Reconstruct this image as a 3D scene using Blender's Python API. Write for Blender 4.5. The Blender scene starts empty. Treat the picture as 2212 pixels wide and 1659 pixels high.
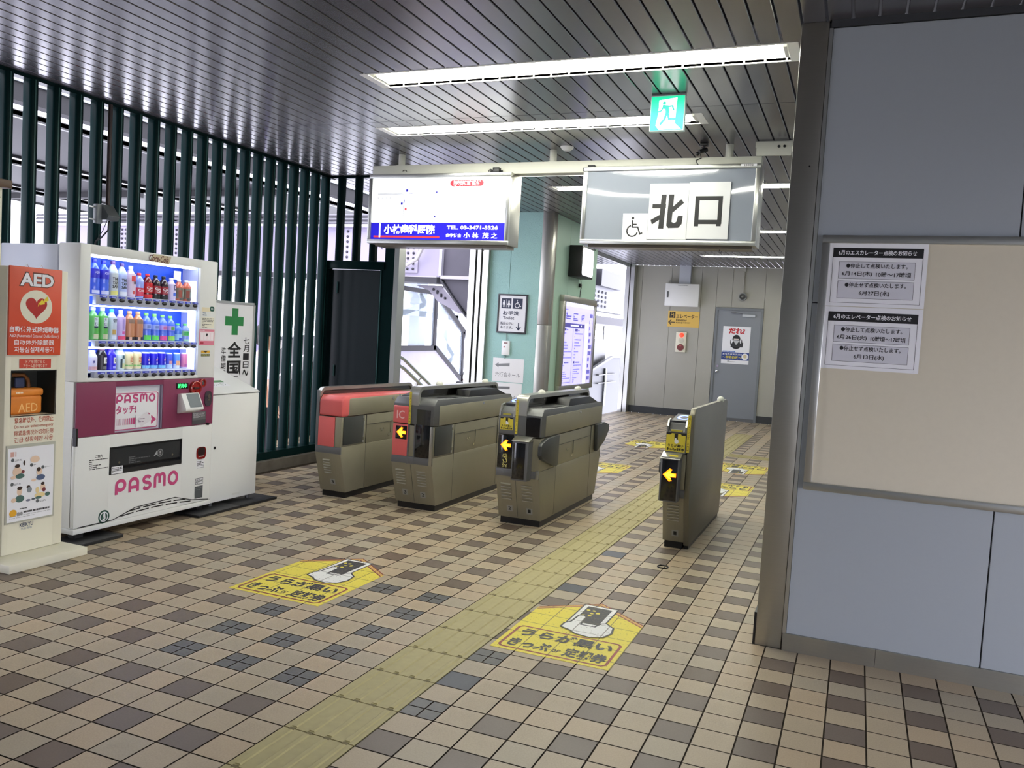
import bpy, bmesh, math, random
from mathutils import Vector, Matrix
PI = math.pi
random.seed(7)
SC = bpy.context.scene
COL = SC.collection

# ------------------------------------------------------------------ camera, sky, exposure
def lin(v):
    v /= 255.0
    return v / 12.92 if v <= 0.04045 else ((v + 0.055) / 1.055) ** 2.4
def rgb(r, g, b): return (lin(r), lin(g), lin(b), 1.0)

F, PITCH, YAW, ROLL = 1812.23, -0.059949, 0.389128, -0.058012
cam_d = bpy.data.cameras.new('camera'); cam = bpy.data.objects.new('camera', cam_d); COL.objects.link(cam)
cam_d.sensor_fit = 'HORIZONTAL'; cam_d.sensor_width = 36.0; cam_d.lens = 36.0 * F / 2212.0
cam_d.clip_start = 0.05; cam_d.clip_end = 200
_R = Matrix.Rotation(YAW, 3, 'Z') @ Matrix.Rotation(PITCH, 3, 'X') @ Matrix.Rotation(ROLL, 3, 'Y')
_cx, _cy, _cz = _R.col[0], _R.col[2], -_R.col[1]
_M = Matrix((( _cx[0], _cy[0], _cz[0], 1.81339), (_cx[1], _cy[1], _cz[1], -2.14116), (_cx[2], _cy[2], _cz[2], 1.46014), (0, 0, 0, 1)))
cam.matrix_world = _M
SC.camera = cam

world = bpy.data.worlds.new('sky'); SC.world = world; world.use_nodes = True
_bg = world.node_tree.nodes['Background']
_bg.inputs[0].default_value = (0.85, 0.86, 1.0, 1); _bg.inputs[1].default_value = 7.0
SC.view_settings.view_transform = 'Standard'; SC.view_settings.look = 'None'
SC.view_settings.gamma = 1.0; SC.view_settings.exposure = 0.0
SC.view_settings.use_curve_mapping = False
TUBE = 40.0      # strength of the fluorescent tubes

# ------------------------------------------------------------------ materials
MATS = {}
def mat(name, col=(128, 128, 128), rough=0.5, metal=0.0, emit=None, estr=0.0, alpha=1.0, trans=0.0, noise=0.0, nscale=20.0,
        bump=0.0, bscale=60.0, spec=0.5, stretch=None, coat=0.0, rvar=0.0):
    if name in MATS: return MATS[name]
    m = bpy.data.materials.new(name); m.use_nodes = True; nt = m.node_tree
    p = nt.nodes['Principled BSDF']
    c = rgb(*col)
    p.inputs['Base Color'].default_value = c
    p.inputs['Roughness'].default_value = rough; p.inputs['Metallic'].default_value = metal
    p.inputs['Specular IOR Level'].default_value = spec
    p.inputs['Coat Weight'].default_value = coat
    if emit is not None:
        p.inputs['Emission Color'].default_value = rgb(*emit); p.inputs['Emission Strength'].default_value = estr
    if trans: p.inputs['Transmission Weight'].default_value = trans; p.inputs['IOR'].default_value = 1.45
    if alpha < 1: p.inputs['Alpha'].default_value = alpha
    if noise or bump or rvar:
        tc = nt.nodes.new('ShaderNodeTexCoord'); mp = nt.nodes.new('ShaderNodeMapping')
        nt.links.new(tc.outputs['Object'], mp.inputs[0])
        if stretch: mp.inputs['Scale'].default_value = stretch
    if noise or rvar:
        n = nt.nodes.new('ShaderNodeTexNoise'); n.inputs['Scale'].default_value = nscale; n.inputs['Detail'].default_value = 5
        nt.links.new(mp.outputs[0], n.inputs['Vector'])
        if noise:
            mx = nt.nodes.new('ShaderNodeMix'); mx.data_type = 'RGBA'
            mx.inputs[6].default_value = tuple(v * (1 - noise) for v in c[:3]) + (1,)
            mx.inputs[7].default_value = tuple(min(1, v * (1 + noise)) for v in c[:3]) + (1,)
            nt.links.new(n.outputs[0], mx.inputs[0]); nt.links.new(mx.outputs[2], p.inputs['Base Color'])
        if rvar:
            mr = nt.nodes.new('ShaderNodeMapRange'); mr.inputs[3].default_value = rough - rvar; mr.inputs[4].default_value = rough + rvar
            nt.links.new(n.outputs[0], mr.inputs[0]); nt.links.new(mr.outputs[0], p.inputs['Roughness'])
    if bump:
        n2 = nt.nodes.new('ShaderNodeTexNoise'); n2.inputs['Scale'].default_value = bscale; n2.inputs['Detail'].default_value = 3
        nt.links.new(mp.outputs[0], n2.inputs['Vector'])
        b = nt.nodes.new('ShaderNodeBump'); b.inputs['Strength'].default_value = bump; b.inputs['Distance'].default_value = 0.01
        nt.links.new(n2.outputs[0], b.inputs['Height']); nt.links.new(b.outputs[0], p.inputs['Normal'])
    MATS[name] = m
    return m
def flat(r, g, b): return mat('paint_%d_%d_%d' % (r, g, b), (r, g, b), 0.45)

M_BLACK = mat('black_plastic', (18, 18, 20), 0.35)
M_INK = mat('black_ink', (16, 16, 18), 0.5)
M_WHITE = mat('white_paint', (232, 233, 232), 0.35)
M_PAPER = mat('white_paper', (232, 232, 234), 0.6)
M_STEEL = mat('stainless_steel', (176, 175, 166), 0.32, 0.9, noise=0.06, nscale=8, stretch=(1, 1, 30), rvar=0.05)
M_STEELD = mat('gate_steel', (146, 141, 121), 0.45, 0.35, noise=0.08, nscale=7, stretch=(20, 1, 1), rvar=0.06)
M_STEELG = mat('gate_grey_trim', (104, 105, 107), 0.42, 0.3)
M_ALU = mat('aluminium', (196, 197, 192), 0.28, 0.9)
M_CHROME = mat('chrome', (220, 220, 220), 0.12, 1.0)
M_GREEN = mat('dark_green_paint', (8, 32, 32), 0.3, spec=.06, noise=0.15, nscale=6)
M_GREENP = mat('deep_green_door', (6, 24, 27), 0.3, noise=0.1, nscale=3)
M_TUBE = mat('lit_tube', (255, 255, 255), 0.4, emit=(252, 252, 240), estr=TUBE)
M_CREAM = mat('cream_paint', (218, 214, 190), 0.4)
M_SALMON = mat('salmon_pink', (214, 98, 96), 0.4)
M_YELLOW = mat('label_yellow', (212, 194, 60), 0.5)

# ------------------------------------------------------------------ mesh builder
_txt = {}
def text_geo(s, bold=0.0, shear=0.0):
    key = (s, bold, shear)
    if key not in _txt:
        c = bpy.data.curves.new('lettering_curve', 'FONT'); c.body = s; c.size = 1; c.offset = bold; c.shear = shear; c.resolution_u = 2
        o = bpy.data.objects.new('lettering_curve', c); COL.objects.link(o)
        me = bpy.data.meshes.new_from_object(o.evaluated_get(bpy.context.evaluated_depsgraph_get()))
        vs = [(v.co.x, v.co.y) for v in me.vertices]; fs = [tuple(p.vertices) for p in me.polygons]
        bpy.data.objects.remove(o); bpy.data.curves.remove(c); bpy.data.meshes.remove(me)
        xs = [v[0] for v in vs] or [0, 1]; ys = [v[1] for v in vs] or [0, 1]
        _txt[key] = (vs, fs, min(xs), max(xs), min(ys), max(ys))
    return _txt[key]

class MB:
    def __init__(s): s.v = []; s.f = []; s.m = []; s.mats = []; s.sm = []
    def mi(s, m):
        if m not in s.mats: s.mats.append(m)
        return s.mats.index(m)
    def add(s, vs, fs, m, smooth=False):
        b = len(s.v); s.v += [tuple(v) for v in vs]; i = s.mi(m)
        for f in fs: s.f.append(tuple(b + k for k in f)); s.m.append(i); s.sm.append(smooth)
        return s
    def bm(s, bm, m, smooth=False):
        bm.verts.index_update()
        s.add([v.co[:] for v in bm.verts], [[v.index for v in f.verts] for f in bm.faces], m, smooth); bm.free(); return s
    def box(s, x0, x1, y0, y1, z0, z1, m, bev=0.0, seg=2):
        vs = [(x, y, z) for x in (x0, x1) for y in (y0, y1) for z in (z0, z1)]
        fs = [(0, 1, 3, 2), (4, 6, 7, 5), (0, 4, 5, 1), (2, 3, 7, 6), (0, 2, 6, 4), (1, 5, 7, 3)]
        if bev <= 0: return s.add(vs, fs, m)
        bm = bmesh.new(); bv = [bm.verts.new(v) for v in vs]
        for f in fs: bm.faces.new([bv[k] for k in f])
        bmesh.ops.bevel(bm, geom=list(bm.edges), offset=bev, segments=seg, affect='EDGES', profile=0.5)
        return s.bm(bm, m, True)
    def prism(s, pts, ax, a0, a1, m, bev=0.0, smooth=False):
        # pts 2D outline: ax 'x' -> (y,z), 'y' -> (x,z), 'z' -> (x,y)
        def P(p, a): return {'x': (a, p[0], p[1]), 'y': (p[0], a, p[1]), 'z': (p[0], p[1], a)}[ax]
        n = len(pts); vs = [P(p, a0) for p in pts] + [P(p, a1) for p in pts]
        fs = [tuple(range(n)), tuple(range(2 * n - 1, n - 1, -1))] + [(i, (i + 1) % n, n + (i + 1) % n, n + i) for i in range(n)]
        if bev <= 0: return s.add(vs, fs, m, smooth)
        bm = bmesh.new(); bv = [bm.verts.new(v) for v in vs]
        for f in fs: bm.faces.new([bv[k] for k in f])
        bmesh.ops.recalc_face_normals(bm, faces=bm.faces)
        bmesh.ops.bevel(bm, geom=list(bm.edges), offset=bev, segments=2, affect='EDGES', profile=0.5)
        return s.bm(bm, m, True)
    def tube(s, pts, r, m, n=10, caps=True):
        pts = [Vector(p) for p in pts]; rings = []
        rr = r if isinstance(r, (list, tuple)) else [r] * len(pts)
        up = None
        for i, p in enumerate(pts):
            a = pts[max(i - 1, 0)]; b = pts[min(i + 1, len(pts) - 1)]; d = (b - a).normalized()
            if up is None: up = d.orthogonal().normalized()
            u = (up - d * up.dot(d));
            u = u.normalized() if u.length > 1e-5 else d.orthogonal().normalized()
            w = d.cross(u); up = u
            rings.append([p + (u * math.cos(2 * PI * k / n) + w * math.sin(2 * PI * k / n)) * rr[i] for k in range(n)])
        vs = [v for r_ in rings for v in r_]; fs = []
        for i in range(len(pts) - 1):
            for k in range(n): fs.append((i * n + k, i * n + (k + 1) % n, (i + 1) * n + (k + 1) % n, (i + 1) * n + k))
        if caps: fs += [tuple(range(n - 1, -1, -1)), tuple((len(pts) - 1) * n + k for k in range(n))]
        return s.add(vs, fs, m, True)
    def cyl(s, a, b, r, m, n=16): return s.tube([a, b], r, m, n)
    def lathe(s, prof, m, c=(0, 0), n=16):
        vs = [(c[0] + r * math.cos(2 * PI * k / n), c[1] + r * math.sin(2 * PI * k / n), z) for r, z in prof for k in range(n)]
        fs = [(i * n + k, i * n + (k + 1) % n, (i + 1) * n + (k + 1) % n, (i + 1) * n + k) for i in range(len(prof) - 1) for k in range(n)]
        fs += [tuple(range(n - 1, -1, -1)), tuple((len(prof) - 1) * n + k for k in range(n))]
        return s.add(vs, fs, m, True)
    def ell(s, c, r, m, n=16, k=10, rot=None):
        vs = []; fs = []
        for i in range(k + 1):
            t = PI * i / k
            for j in range(n):
                a = 2 * PI * j / n; v = Vector((r[0] * math.sin(t) * math.cos(a), r[1] * math.sin(t) * math.sin(a), r[2] * math.cos(t)))
                if rot: v = rot @ v
                vs.append((c[0] + v[0], c[1] + v[1], c[2] + v[2]))
        for i in range(k):
            for j in range(n): fs.append((i * n + j, (i + 1) * n + j, (i + 1) * n + (j + 1) % n, i * n + (j + 1) % n))
        return s.add(vs, fs, m, True)
    # flat print on the front plane (local x, z) at depth y
    def lift(s): s.k = getattr(s, 'k', 0) + 1; return (s.k % 40) * 4e-5
    def poly(s, pts, y, m):
        y -= s.lift(); return s.add([(p[0], y, p[1]) for p in pts], [tuple(range(len(pts)))], m)
    def rect(s, x0, x1, z0, z1, y, m): return s.poly([(x0, z0), (x1, z0), (x1, z1), (x0, z1)], y, m)
    def ring(s, x0, x1, z0, z1, w, y, m):
        s.rect(x0, x1, z0, z0 + w, y, m); s.rect(x0, x1, z1 - w, z1, y, m); s.rect(x0, x0 + w, z0 + w, z1 - w, y, m); s.rect(x1 - w, x1, z0 + w, z1 - w, y, m); return s
    def disc(s, x, z, r, y, m, n=28, rz=None): return s.poly([(x + r * math.cos(2 * PI * k / n), z + (rz or r) * math.sin(2 * PI * k / n)) for k in range(n)], y, m)
    def line(s, pts, w, y, m):
        # a mitred ribbon
        y -= s.lift(); P = [Vector(p) for p in pts]; n = len(P); closed = (P[0] - P[-1]).length < 1e-6; vs = []
        for i in range(n):
            if closed: a, b = P[i - 1 if i else n - 2], P[i + 1 if i < n - 1 else 1]
            else: a, b = P[max(i - 1, 0)], P[min(i + 1, n - 1)]
            d0 = (P[i] - a).normalized() if (P[i] - a).length > 1e-9 else (b - P[i]).normalized(); d1 = (b - P[i]).normalized() if (b - P[i]).length > 1e-9 else d0
            t = (d0 + d1); t = t.normalized() if t.length > 1e-6 else d0
            nn = Vector((-t[1], t[0])); k = min(1.0 / max(nn.dot(Vector((-d0[1], d0[0]))), 0.45), 2.0)
            for q in (-1, 1): v = P[i] + nn * (w / 2 * k * q); vs.append((v[0], y, v[1]))
        return s.add(vs, [(2 * i, 2 * i + 2, 2 * i + 3, 2 * i + 1) for i in range(n - 1)], m)
    def text(s, t, x0, x1, z0, z1, y, m, bold=0.0, shear=0.0, keep=False, fn=None):
        vs, fs, a0, a1, b0, b1 = text_geo(t, bold, shear)
        if not vs: return s
        sx = (x1 - x0) / max(a1 - a0, 1e-6); sz = (z1 - z0) / max(b1 - b0, 1e-6)
        if keep:
            k = min(sx, sz); ox = (x0 + x1) / 2 - k * (a0 + a1) / 2; oz = (z0 + z1) / 2 - k * (b0 + b1) / 2; sx = sz = k
        else: ox = x0 - sx * a0; oz = z0 - sz * b0
        pts = [(ox + v[0] * sx, oz + v[1] * sz) for v in vs]; y -= s.lift()
        s.add([fn(p) if fn else (p[0], y, p[1]) for p in pts], fs, m); return s
    def vtext(s, t, x0, x1, z0, z1, y, m, bold=0.0):
        n = len(t); h = (z1 - z0) / n
        for i, ch in enumerate(t):
            if ch != ' ': s.text(ch, x0, x1, z1 - (i + 0.92) * h, z1 - (i + 0.08) * h, y, m, bold)
        return s
    def scrawl(s, x0, x1, z0, z1, rows, y, m, fill=0.55, seed=1):
        # small print too fine to read: rows of short dashes
        r = random.Random(seed); h = (z1 - z0) / rows
        for i in range(rows):
            x = x0; z = z1 - (i + 0.5) * h
            while x < x1 - 1e-4:
                w = min(r.uniform(0.006, 0.03), x1 - x); s.rect(x, x + w * 0.82, z - h * fill / 2, z + h * fill / 2, y, m); x += w
                if r.random() < 0.1: break
        return s
    def build(s, name, parent=None, label=None):
        me = bpy.data.meshes.new(name); me.from_pydata(s.v, [], s.f); me.update()
        for m in s.mats: me.materials.append(m)
        me.polygons.foreach_set('material_index', s.m); me.polygons.foreach_set('use_smooth', s.sm)
        if any(s.sm): me.set_sharp_from_angle(angle=math.radians(38))
        o = bpy.data.objects.new(name, me); COL.objects.link(o)
        if parent is not None: o.parent = parent
        if label: o['label'] = label
        return o

def tag(o, label, cat, group=None, kind=None):
    o['label'] = label; o['category'] = cat
    if group: o['group'] = group
    if kind: o['kind'] = kind
    return o
def thing(name, label, cat, loc=(0, 0, 0), rz=0.0, group=None):
    o = bpy.data.objects.new(name, None); COL.objects.link(o); o.location = loc; o.rotation_euler = (0, 0, rz); o.empty_display_size = 0.1
    return tag(o, label, cat, group)
def struct(o): o['kind'] = 'structure'; return o
def sgroup(name, loc=(0, 0, 0), rz=0.0):
    o = bpy.data.objects.new(name, None); COL.objects.link(o); o.location = loc; o.rotation_euler = (0, 0, rz); return struct(o)
LEFT = PI / 2      # things on the louvre side face +x: local x runs along +y, local -y is the front

# ================================================================== SETTING
# ---- floor tiles (15 cm), dark at every even row and column, four-part mosaics near the entrance
M_T1 = mat('floor_tile_light', (166, 151, 126), 0.42, noise=0.22, nscale=170, spec=0.4)
M_T1b = mat('floor_tile_light_warm', (170, 152, 125), 0.42, noise=0.22, nscale=170, spec=0.4)
M_T1c = mat('floor_tile_light_grey', (160, 148, 126), 0.42, noise=0.22, nscale=170, spec=0.4)
M_T2 = mat('floor_tile_dark', (104, 92, 80), 0.42, noise=0.18, nscale=150, spec=0.4)
M_T2b = mat('floor_tile_dark_brown', (100, 86, 72), 0.42, noise=0.18, nscale=150, spec=0.4)
M_T3 = mat('floor_mosaic_grey', (88, 88, 84), 0.4, noise=0.12, nscale=60)
M_T4 = mat('floor_tile_blue_grey', (62, 66, 72), 0.4, noise=0.12, nscale=60)
M_GROUT = mat('grout', (62, 52, 40), 0.9)
mb = MB(); g = 0.0032; T = 0.15
mosaic = {(-4, 4), (-2, 4), (-6, 4), (-6, 6), (-4, 6), (-2, 6), (-6, 8), (-4, 8), (-2, 8), (-4, 10), (-2, 10), (-2, 12), (-4, 12), (2, 8), (2, 4)}
rt = random.Random(3)
for i in range(-36, 34):
    for j in range(-34, 98):
        x0, y0 = i * T, j * T
        if x0 < -3.4 and y0 < 5.4: continue
        if x0 < -2.75 and y0 > 9.2: continue
        if i in (0, 1) and -14 <= j < 82: continue
        if i % 2 == 0 and j % 2 == 0:
            if (i, j) in mosaic:
                for a in (0, 1):
                    for b in (0, 1):
                        mb.add([(x0 + a * T / 2 + g, y0 + b * T / 2 + g, 0), (x0 + (a + 1) * T / 2 - g, y0 + b * T / 2 + g, 0), (x0 + (a + 1) * T / 2 - g, y0 + (b + 1) * T / 2 - g, 0), (x0 + a * T / 2 + g, y0 + (b + 1) * T / 2 - g, 0)], [(0, 1, 2, 3)], M_T3)
                continue
            m = M_T4 if (i, j) in ((2, 6), (2, 16), (2, 22)) else rt.choice((M_T2, M_T2, M_T2b))
        else: m = rt.choice((M_T1, M_T1, M_T1b, M_T1c))
        mb.add([(x0 + g, y0 + g, 0), (x0 + T - g, y0 + g, 0), (x0 + T - g, y0 + T - g, 0), (x0 + g, y0 + T - g, 0)], [(0, 1, 2, 3)], m)
for a, b, c_, d_ in ((-3.5, 5.1, -5.1, 5.4), (-5.4, 5.1, 5.4, 9.3), (-2.7, 5.1, 9.3, 14.7)): mb.add([(a, c_, -0.004), (b, c_, -0.004), (b, d_, -0.004), (a, d_, -0.004)], [(0, 1, 2, 3)], M_GROUT)
struct(mb.build('floor'))

# ---- tactile guide strip, 30 cm blocks with four raised bars
M_TAC = mat('tactile_yellow', (162, 152, 104), 0.55, noise=0.12, nscale=30)
M_TACD = mat('tactile_dirt', (104, 94, 56), 0.7)
mb = MB()
for k in range(-7, 41):
    y0 = k * 0.3
    mb.box(0.003, 0.297, y0 + 0.003, y0 + 0.297, -0.004, 0.001, M_TAC)
    for b in range(4):
        xc = 0.0375 + b * 0.075
        mb.prism([(xc - 0.013, 0.001), (xc - 0.008, 0.005), (xc + 0.008, 0.005), (xc + 0.013, 0.001)], 'y', y0 + 0.014, y0 + 0.286, M_TAC)
        mb.box(xc - 0.012, xc + 0.012, y0 - 0.008, y0 + 0.008, -0.003, 0.0016, M_TACD)
for k in range(1, 5):
    x0 = k * 0.3
    mb.box(x0 + 0.003, x0 + 0.297, 9.203, 9.497, 0.0005, 0.002, M_TAC)
    for b in range(4): mb.box(x0 + 0.014, x0 + 0.286, 9.225 + b * 0.075, 9.25 + b * 0.075, 0.002, 0.006, M_TAC)
tag(mb.build('tactile_paving'), 'yellow tactile guide strip with raised bars running across the tiled floor', 'tactile paving')

# ---- ceiling of metal slats
M_SLAT = mat('ceiling_slat', (112, 111, 116), 0.26, 0.55, spec=0.7)
M_GAP = mat('ceiling_gap', (22, 22, 24), 0.8)
mb = MB(); CZ = 3.0
LAMPS = [(-1.16, 1.41, 2.35, 2.635), (-1.80, .72, 3.575, 3.845), (-1.80, .30, 5.36, 5.56), (-1.30, 1.40, 6.10, 6.32), (-1.30, 1.35, 9.36, 9.58), (-.86, 1.40, 12.6, 12.8)]
cuts = [-5.0, -0.2, 3.42, 8.9, 14.7]
for k in range(-24, 54):
    xa = -0.904 + 0.112 * k + 0.005; xb = xa + 0.102
    if xb < -3.5: continue
    for ya, yb in zip(cuts[:-1], cuts[1:]):
        lo = ya + 0.004; hi = yb - 0.004
        if xa > 1.62: hi = min(hi, 2.12)
        segs = [(lo, hi, xa, xb)] if hi > lo else []
        for a, b, c_, d_ in LAMPS:                  # slats stop at the recessed lamps
            out = []
            for p, q, u, v in segs:
                if v <= a or u >= b or q <= c_ or p >= d_: out.append((p, q, u, v)); continue
                if p < c_: out.append((p, c_, u, v))
                if q > d_: out.append((d_, q, u, v))
                if u < a: out.append((max(p, c_), min(q, d_), u, a))
                if v > b: out.append((max(p, c_), min(q, d_), b, v))
            segs = out
        for p, q, u, v in segs:
            if q - p < .002 or v - u < .008: continue
            mb.prism([(u, CZ + 0.02), (u, CZ + 0.003), (u + 0.003, CZ), (v - 0.003, CZ), (v, CZ + 0.003), (v, CZ + 0.02)], 'y', p, q, M_SLAT)
mb.box(-3.6, 5.1, -5.0, 14.75, CZ + 0.12, CZ + 0.2, M_GAP)
struct(mb.build('ceiling'))

# ---- right wall of pale panels, stainless end post and plinth
M_PANEL = mat('grey_blue_panel', (158, 164, 168), 0.38, noise=0.02, nscale=60, bump=0.02, bscale=120)
mb = MB()
px = [(1.59, 2.418), (2.424, 3.3), (3.306, 4.2), (4.206, 5.0)]
for a, b in px:
    for z0, z1 in ((0.085, 1.688), (1.692, 2.965)): mb.box(a, b, 2.1, 2.16, z0, z1, M_PANEL, 0.0015, 1)
mb.box(1.57, 5.0, 2.125, 2.3, 0, 3.0, M_STEELG)
mb.box(1.58, 5.0, 2.09, 2.125, 2.968, 3.0, flat(58, 60, 62))
struct(mb.build('wall_right'))
mb = MB(); mb.box(1.575, 1.99, 2.088, 2.12, 0.0, 0.085, M_STEEL); mb.box(1.992, 5.0, 2.088, 2.12, 0.0, 0.085, M_STEEL)
struct(mb.build('baseboard_right'))
mb = MB()
mb.box(1.447, 1.57, 2.1, 2.32, 0.0, 3.0, M_STEEL, 0.003, 2); mb.box(1.435, 1.447, 2.105, 2.3, 0.0, 0.16, M_BLACK)
mb.box(1.572, 1.589, 2.094, 2.13, 0.085, 2.965, M_ALU)
mb.cyl((1.53, 2.096, 2.33), (1.53, 2.102, 2.33), 0.004, M_BLACK, 8)
struct(mb.build('pillar_1'))
mb = MB(); mb.box(1.6, 1.72, 2.3, 14.7, 0.0, 3.0, M_PANEL); struct(mb.build('wall_side'))
mb = MB(); mb.box(5.0, 5.1, 1.2, 2.3, 0, 3.0, M_PANEL); mb.box(5.0, 5.1, -5.0, 1.2, 1.95, 3.0, M_PANEL); struct(mb.build('added_wall_entrance'))  # unseen wall, added; its low opening is shaped to limit the daylight
mb = MB(); mb.box(-3.6, -3.5, -5.0, -1.2, 0, 3.0, M_PANEL); struct(mb.build('added_wall_corner'))  # unseen wall piece, added to narrow the daylight from the left
mb = MB(); mb.box(-3.5, 5.0, -5.1, -5.0, 0, 3.0, M_PANEL); struct(mb.build('added_wall_back'))  # unseen closing wall, added to block sky light from behind the camera

# ---- far wall with dark skirting and seams every 60 cm
M_FAR = mat('off_white_board', (164, 162, 150), 0.5, noise=0.05, nscale=3, bump=0.03, bscale=30)
M_SEAM = mat('board_seam', (120, 118, 112), 0.8)
mb = MB()
xs = [-2.62, -2.36, -1.76, -1.16, -0.86]
xs2 = [0.06, 0.64, 1.24, 1.72]
for a, b in list(zip(xs[:-1], xs[1:])) + list(zip(xs2[:-1], xs2[1:])): mb.box(a + 0.003, b - 0.003, 14.7, 14.8, 0.14, 3.0, M_FAR)
for a, b in ((-0.857, -0.56), (-0.554, 0.057)): mb.box(a, b, 14.7, 14.8, 2.215, 3.0, M_FAR)
mb.box(-2.62, 1.72, 14.73, 14.85, 0, 3.0, M_SEAM)
struct(mb.build('wall_far'))
mb = MB(); mb.box(-2.6, -0.86, 14.685, 14.75, 0, 0.14, flat(48, 50, 52)); mb.box(0.06, 1.7, 14.685, 14.75, 0, 0.14, flat(48, 50, 52))
struct(mb.build('baseboard_far'))
mb = MB()
for a in (-2.66, -2.56): mb.box(a, a + 0.08, 14.5, 14.7, 0, 3.0, M_ALU)
mb.box(-2.58, -2.56, 14.52, 14.7, 0, 3.0, M_BLACK)
mb.box(-2.66, -2.6, 9.75, 14.5, 2.94, 3.0, M_ALU)
struct(mb.build('trim_1'))
# grey service door
d = sgroup('door_1', (-0.85, 14.7, 0))
mb = MB(); mb.box(0.045, 0.865, -0.005, 0.03, 0.06, 2.16, mat('grey_door', (128, 132, 138), 0.45)); mb.build('leaf', d)
mb = MB()
for a, b, z0, z1 in ((0, 0.045, 0, 2.21), (0.865, 0.91, 0, 2.21), (0.045, 0.865, 2.16, 2.21)): mb.box(a, b, -0.025, 0.05, z0, z1, flat(112, 116, 120))
mb.box(0.045, 0.865, -0.03, 0.03, 0.0, 0.06, M_STEELG); mb.build('door_frame', d)
mb = MB(); mb.box(0.52, 0.76, -0.045, -0.005, 2.045, 2.09, flat(190, 194, 198)); mb.tube([(0.52, -0.05, 2.1), (0.3, -0.06, 2.13)], 0.008, M_STEELG); mb.build('door_closer', d)
mb = MB(); mb.cyl((0.11, -0.005, 0.96), (0.11, -0.06, 0.96), 0.014, M_CHROME); mb.ell((0.11, -0.07, 0.96), (0.03, 0.02, 0.03), M_CHROME); mb.cyl((0.11, -0.006, 1.06), (0.11, -0.02, 1.06), 0.022, M_CHROME); mb.build('door_knob', d)

# ---- teal block in the middle with its steel corner
M_TEAL = mat('teal_stucco', (160, 200, 196), 0.75, bump=0.9, bscale=95)
M_TEAL2 = mat('teal_panel', (166, 198, 180), 0.5, noise=0.03, nscale=4)
mb = MB()
mb.box(-2.66, -2.382, 7.8, 7.9, 0, 3.0, M_TEAL); mb.box(-2.376, -1.96, 7.8, 7.9, 0, 3.0, M_TEAL); mb.box(-2.66, -1.86, 7.82, 9.75, 0, 3.0, M_TEAL2)
for a, b in ((7.93, 8.5), (8.506, 9.1), (9.106, 9.75)): mb.box(-1.87, -1.83, a, b, 0, 3.0, M_TEAL2)
struct(mb.build('wall_middle'))
mb = MB()
mb.box(-1.965, -1.815, 7.785, 7.93, 0, 1.59, M_STEEL, 0.004); mb.box(-1.965, -1.815, 7.785, 7.93, 1.594, 3.0, M_STEEL, 0.004)
struct(mb.build('pillar_2'))
# shutter guide rails at the stair opening
mb = MB()
for x0, x1, m in ((-2.93, -2.85, M_ALU), (-2.85, -2.82, M_BLACK), (-2.82, -2.77, M_ALU), (-2.77, -2.74, M_BLACK), (-2.74, -2.662, M_ALU)): mb.box(x0, x1, 7.74 if m is M_ALU else 7.77, 7.86, 0, 3.0, m)
struct(mb.build('trim_2'))
mb = MB(); mb.box(-2.62, -2.565, 5.33, 5.46, 0, 3.0, M_ALU); struct(mb.build('trim_3'))

# ---- louvre wall of green tubes
lw = sgroup('wall_left')
def oval(cx, cy, rx, ry, n=20):
    out = []
    for k in range(n):
        a = 2 * PI * k / n; c_, s_ = math.cos(a), math.sin(a)
        out.append((cx + rx * math.copysign(abs(c_) ** 0.6, c_), cy + ry * math.copysign(abs(s_) ** 0.6, s_)))
    return out
for k in range(-8, 21):
    y = 1.744 + 0.179 * k
    mb = MB(); mb.prism(oval(-3.49, y, 0.048, 0.033), 'z', 0.17, 2.985, M_GREEN, smooth=True)
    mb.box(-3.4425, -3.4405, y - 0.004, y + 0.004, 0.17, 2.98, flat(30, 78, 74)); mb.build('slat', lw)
for x in (-3.337, -3.126, -2.92):
    mb = MB(); mb.prism(oval(x, 5.4, 0.033, 0.048), 'z', 2.11, 2.985, M_GREEN, smooth=True); mb.build('slat', lw)
mb = MB(); mb.box(-3.56, -3.42, 0.25, 5.45, 0.1, 0.175, M_GREEN); mb.build('bottom_rail', lw)
mb = MB(); mb.box(-3.5, -2.6, 5.37, 5.43, 2.98, 3.0, M_GREEN); mb.box(-3.53, -3.45, 0.25, 5.45, 2.975, 3.0, M_GREEN); mb.build('top_rail', lw)
mb = MB(); mb.box(-3.62, -3.36, 0.25, 5.5, 0, 0.1, mat('kerb_concrete', (92, 86, 78), 0.8, noise=0.5, nscale=9)); mb.build('kerb', lw)
# green side door with frame
d = sgroup('door_2', (-3.5, 5.36, 0))
mb = MB(); mb.box(0.05, 0.71, 0.03, 0.06, 0.05, 2.03, M_GREENP); mb.build('leaf', d)
mb = MB(); mb.box(0.0, 0.055, 0.0, 0.09, 0, 2.12, M_GREEN); mb.box(0.7, 0.75, 0.0, 0.09, 0, 2.12, M_GREEN); mb.box(0.0, 0.75, -0.015, 0.09, 2.035, 2.12, M_GREEN, 0.005); mb.box(0.71, 0.72, -0.01, 0.0, 0, 2.03, flat(40, 84, 82)); mb.box(0.75, 0.885, 0.0, 0.12, 0, 3.0, M_GREEN); mb.build('door_frame', d)
mb = MB()
for z in (0.9, 1.78): mb.cyl((0.17, 0.02, z), (0.17, 0.02, z + 0.12), 0.006, flat(54, 92, 90), 8)
mb.build('hinge', d)

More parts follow.
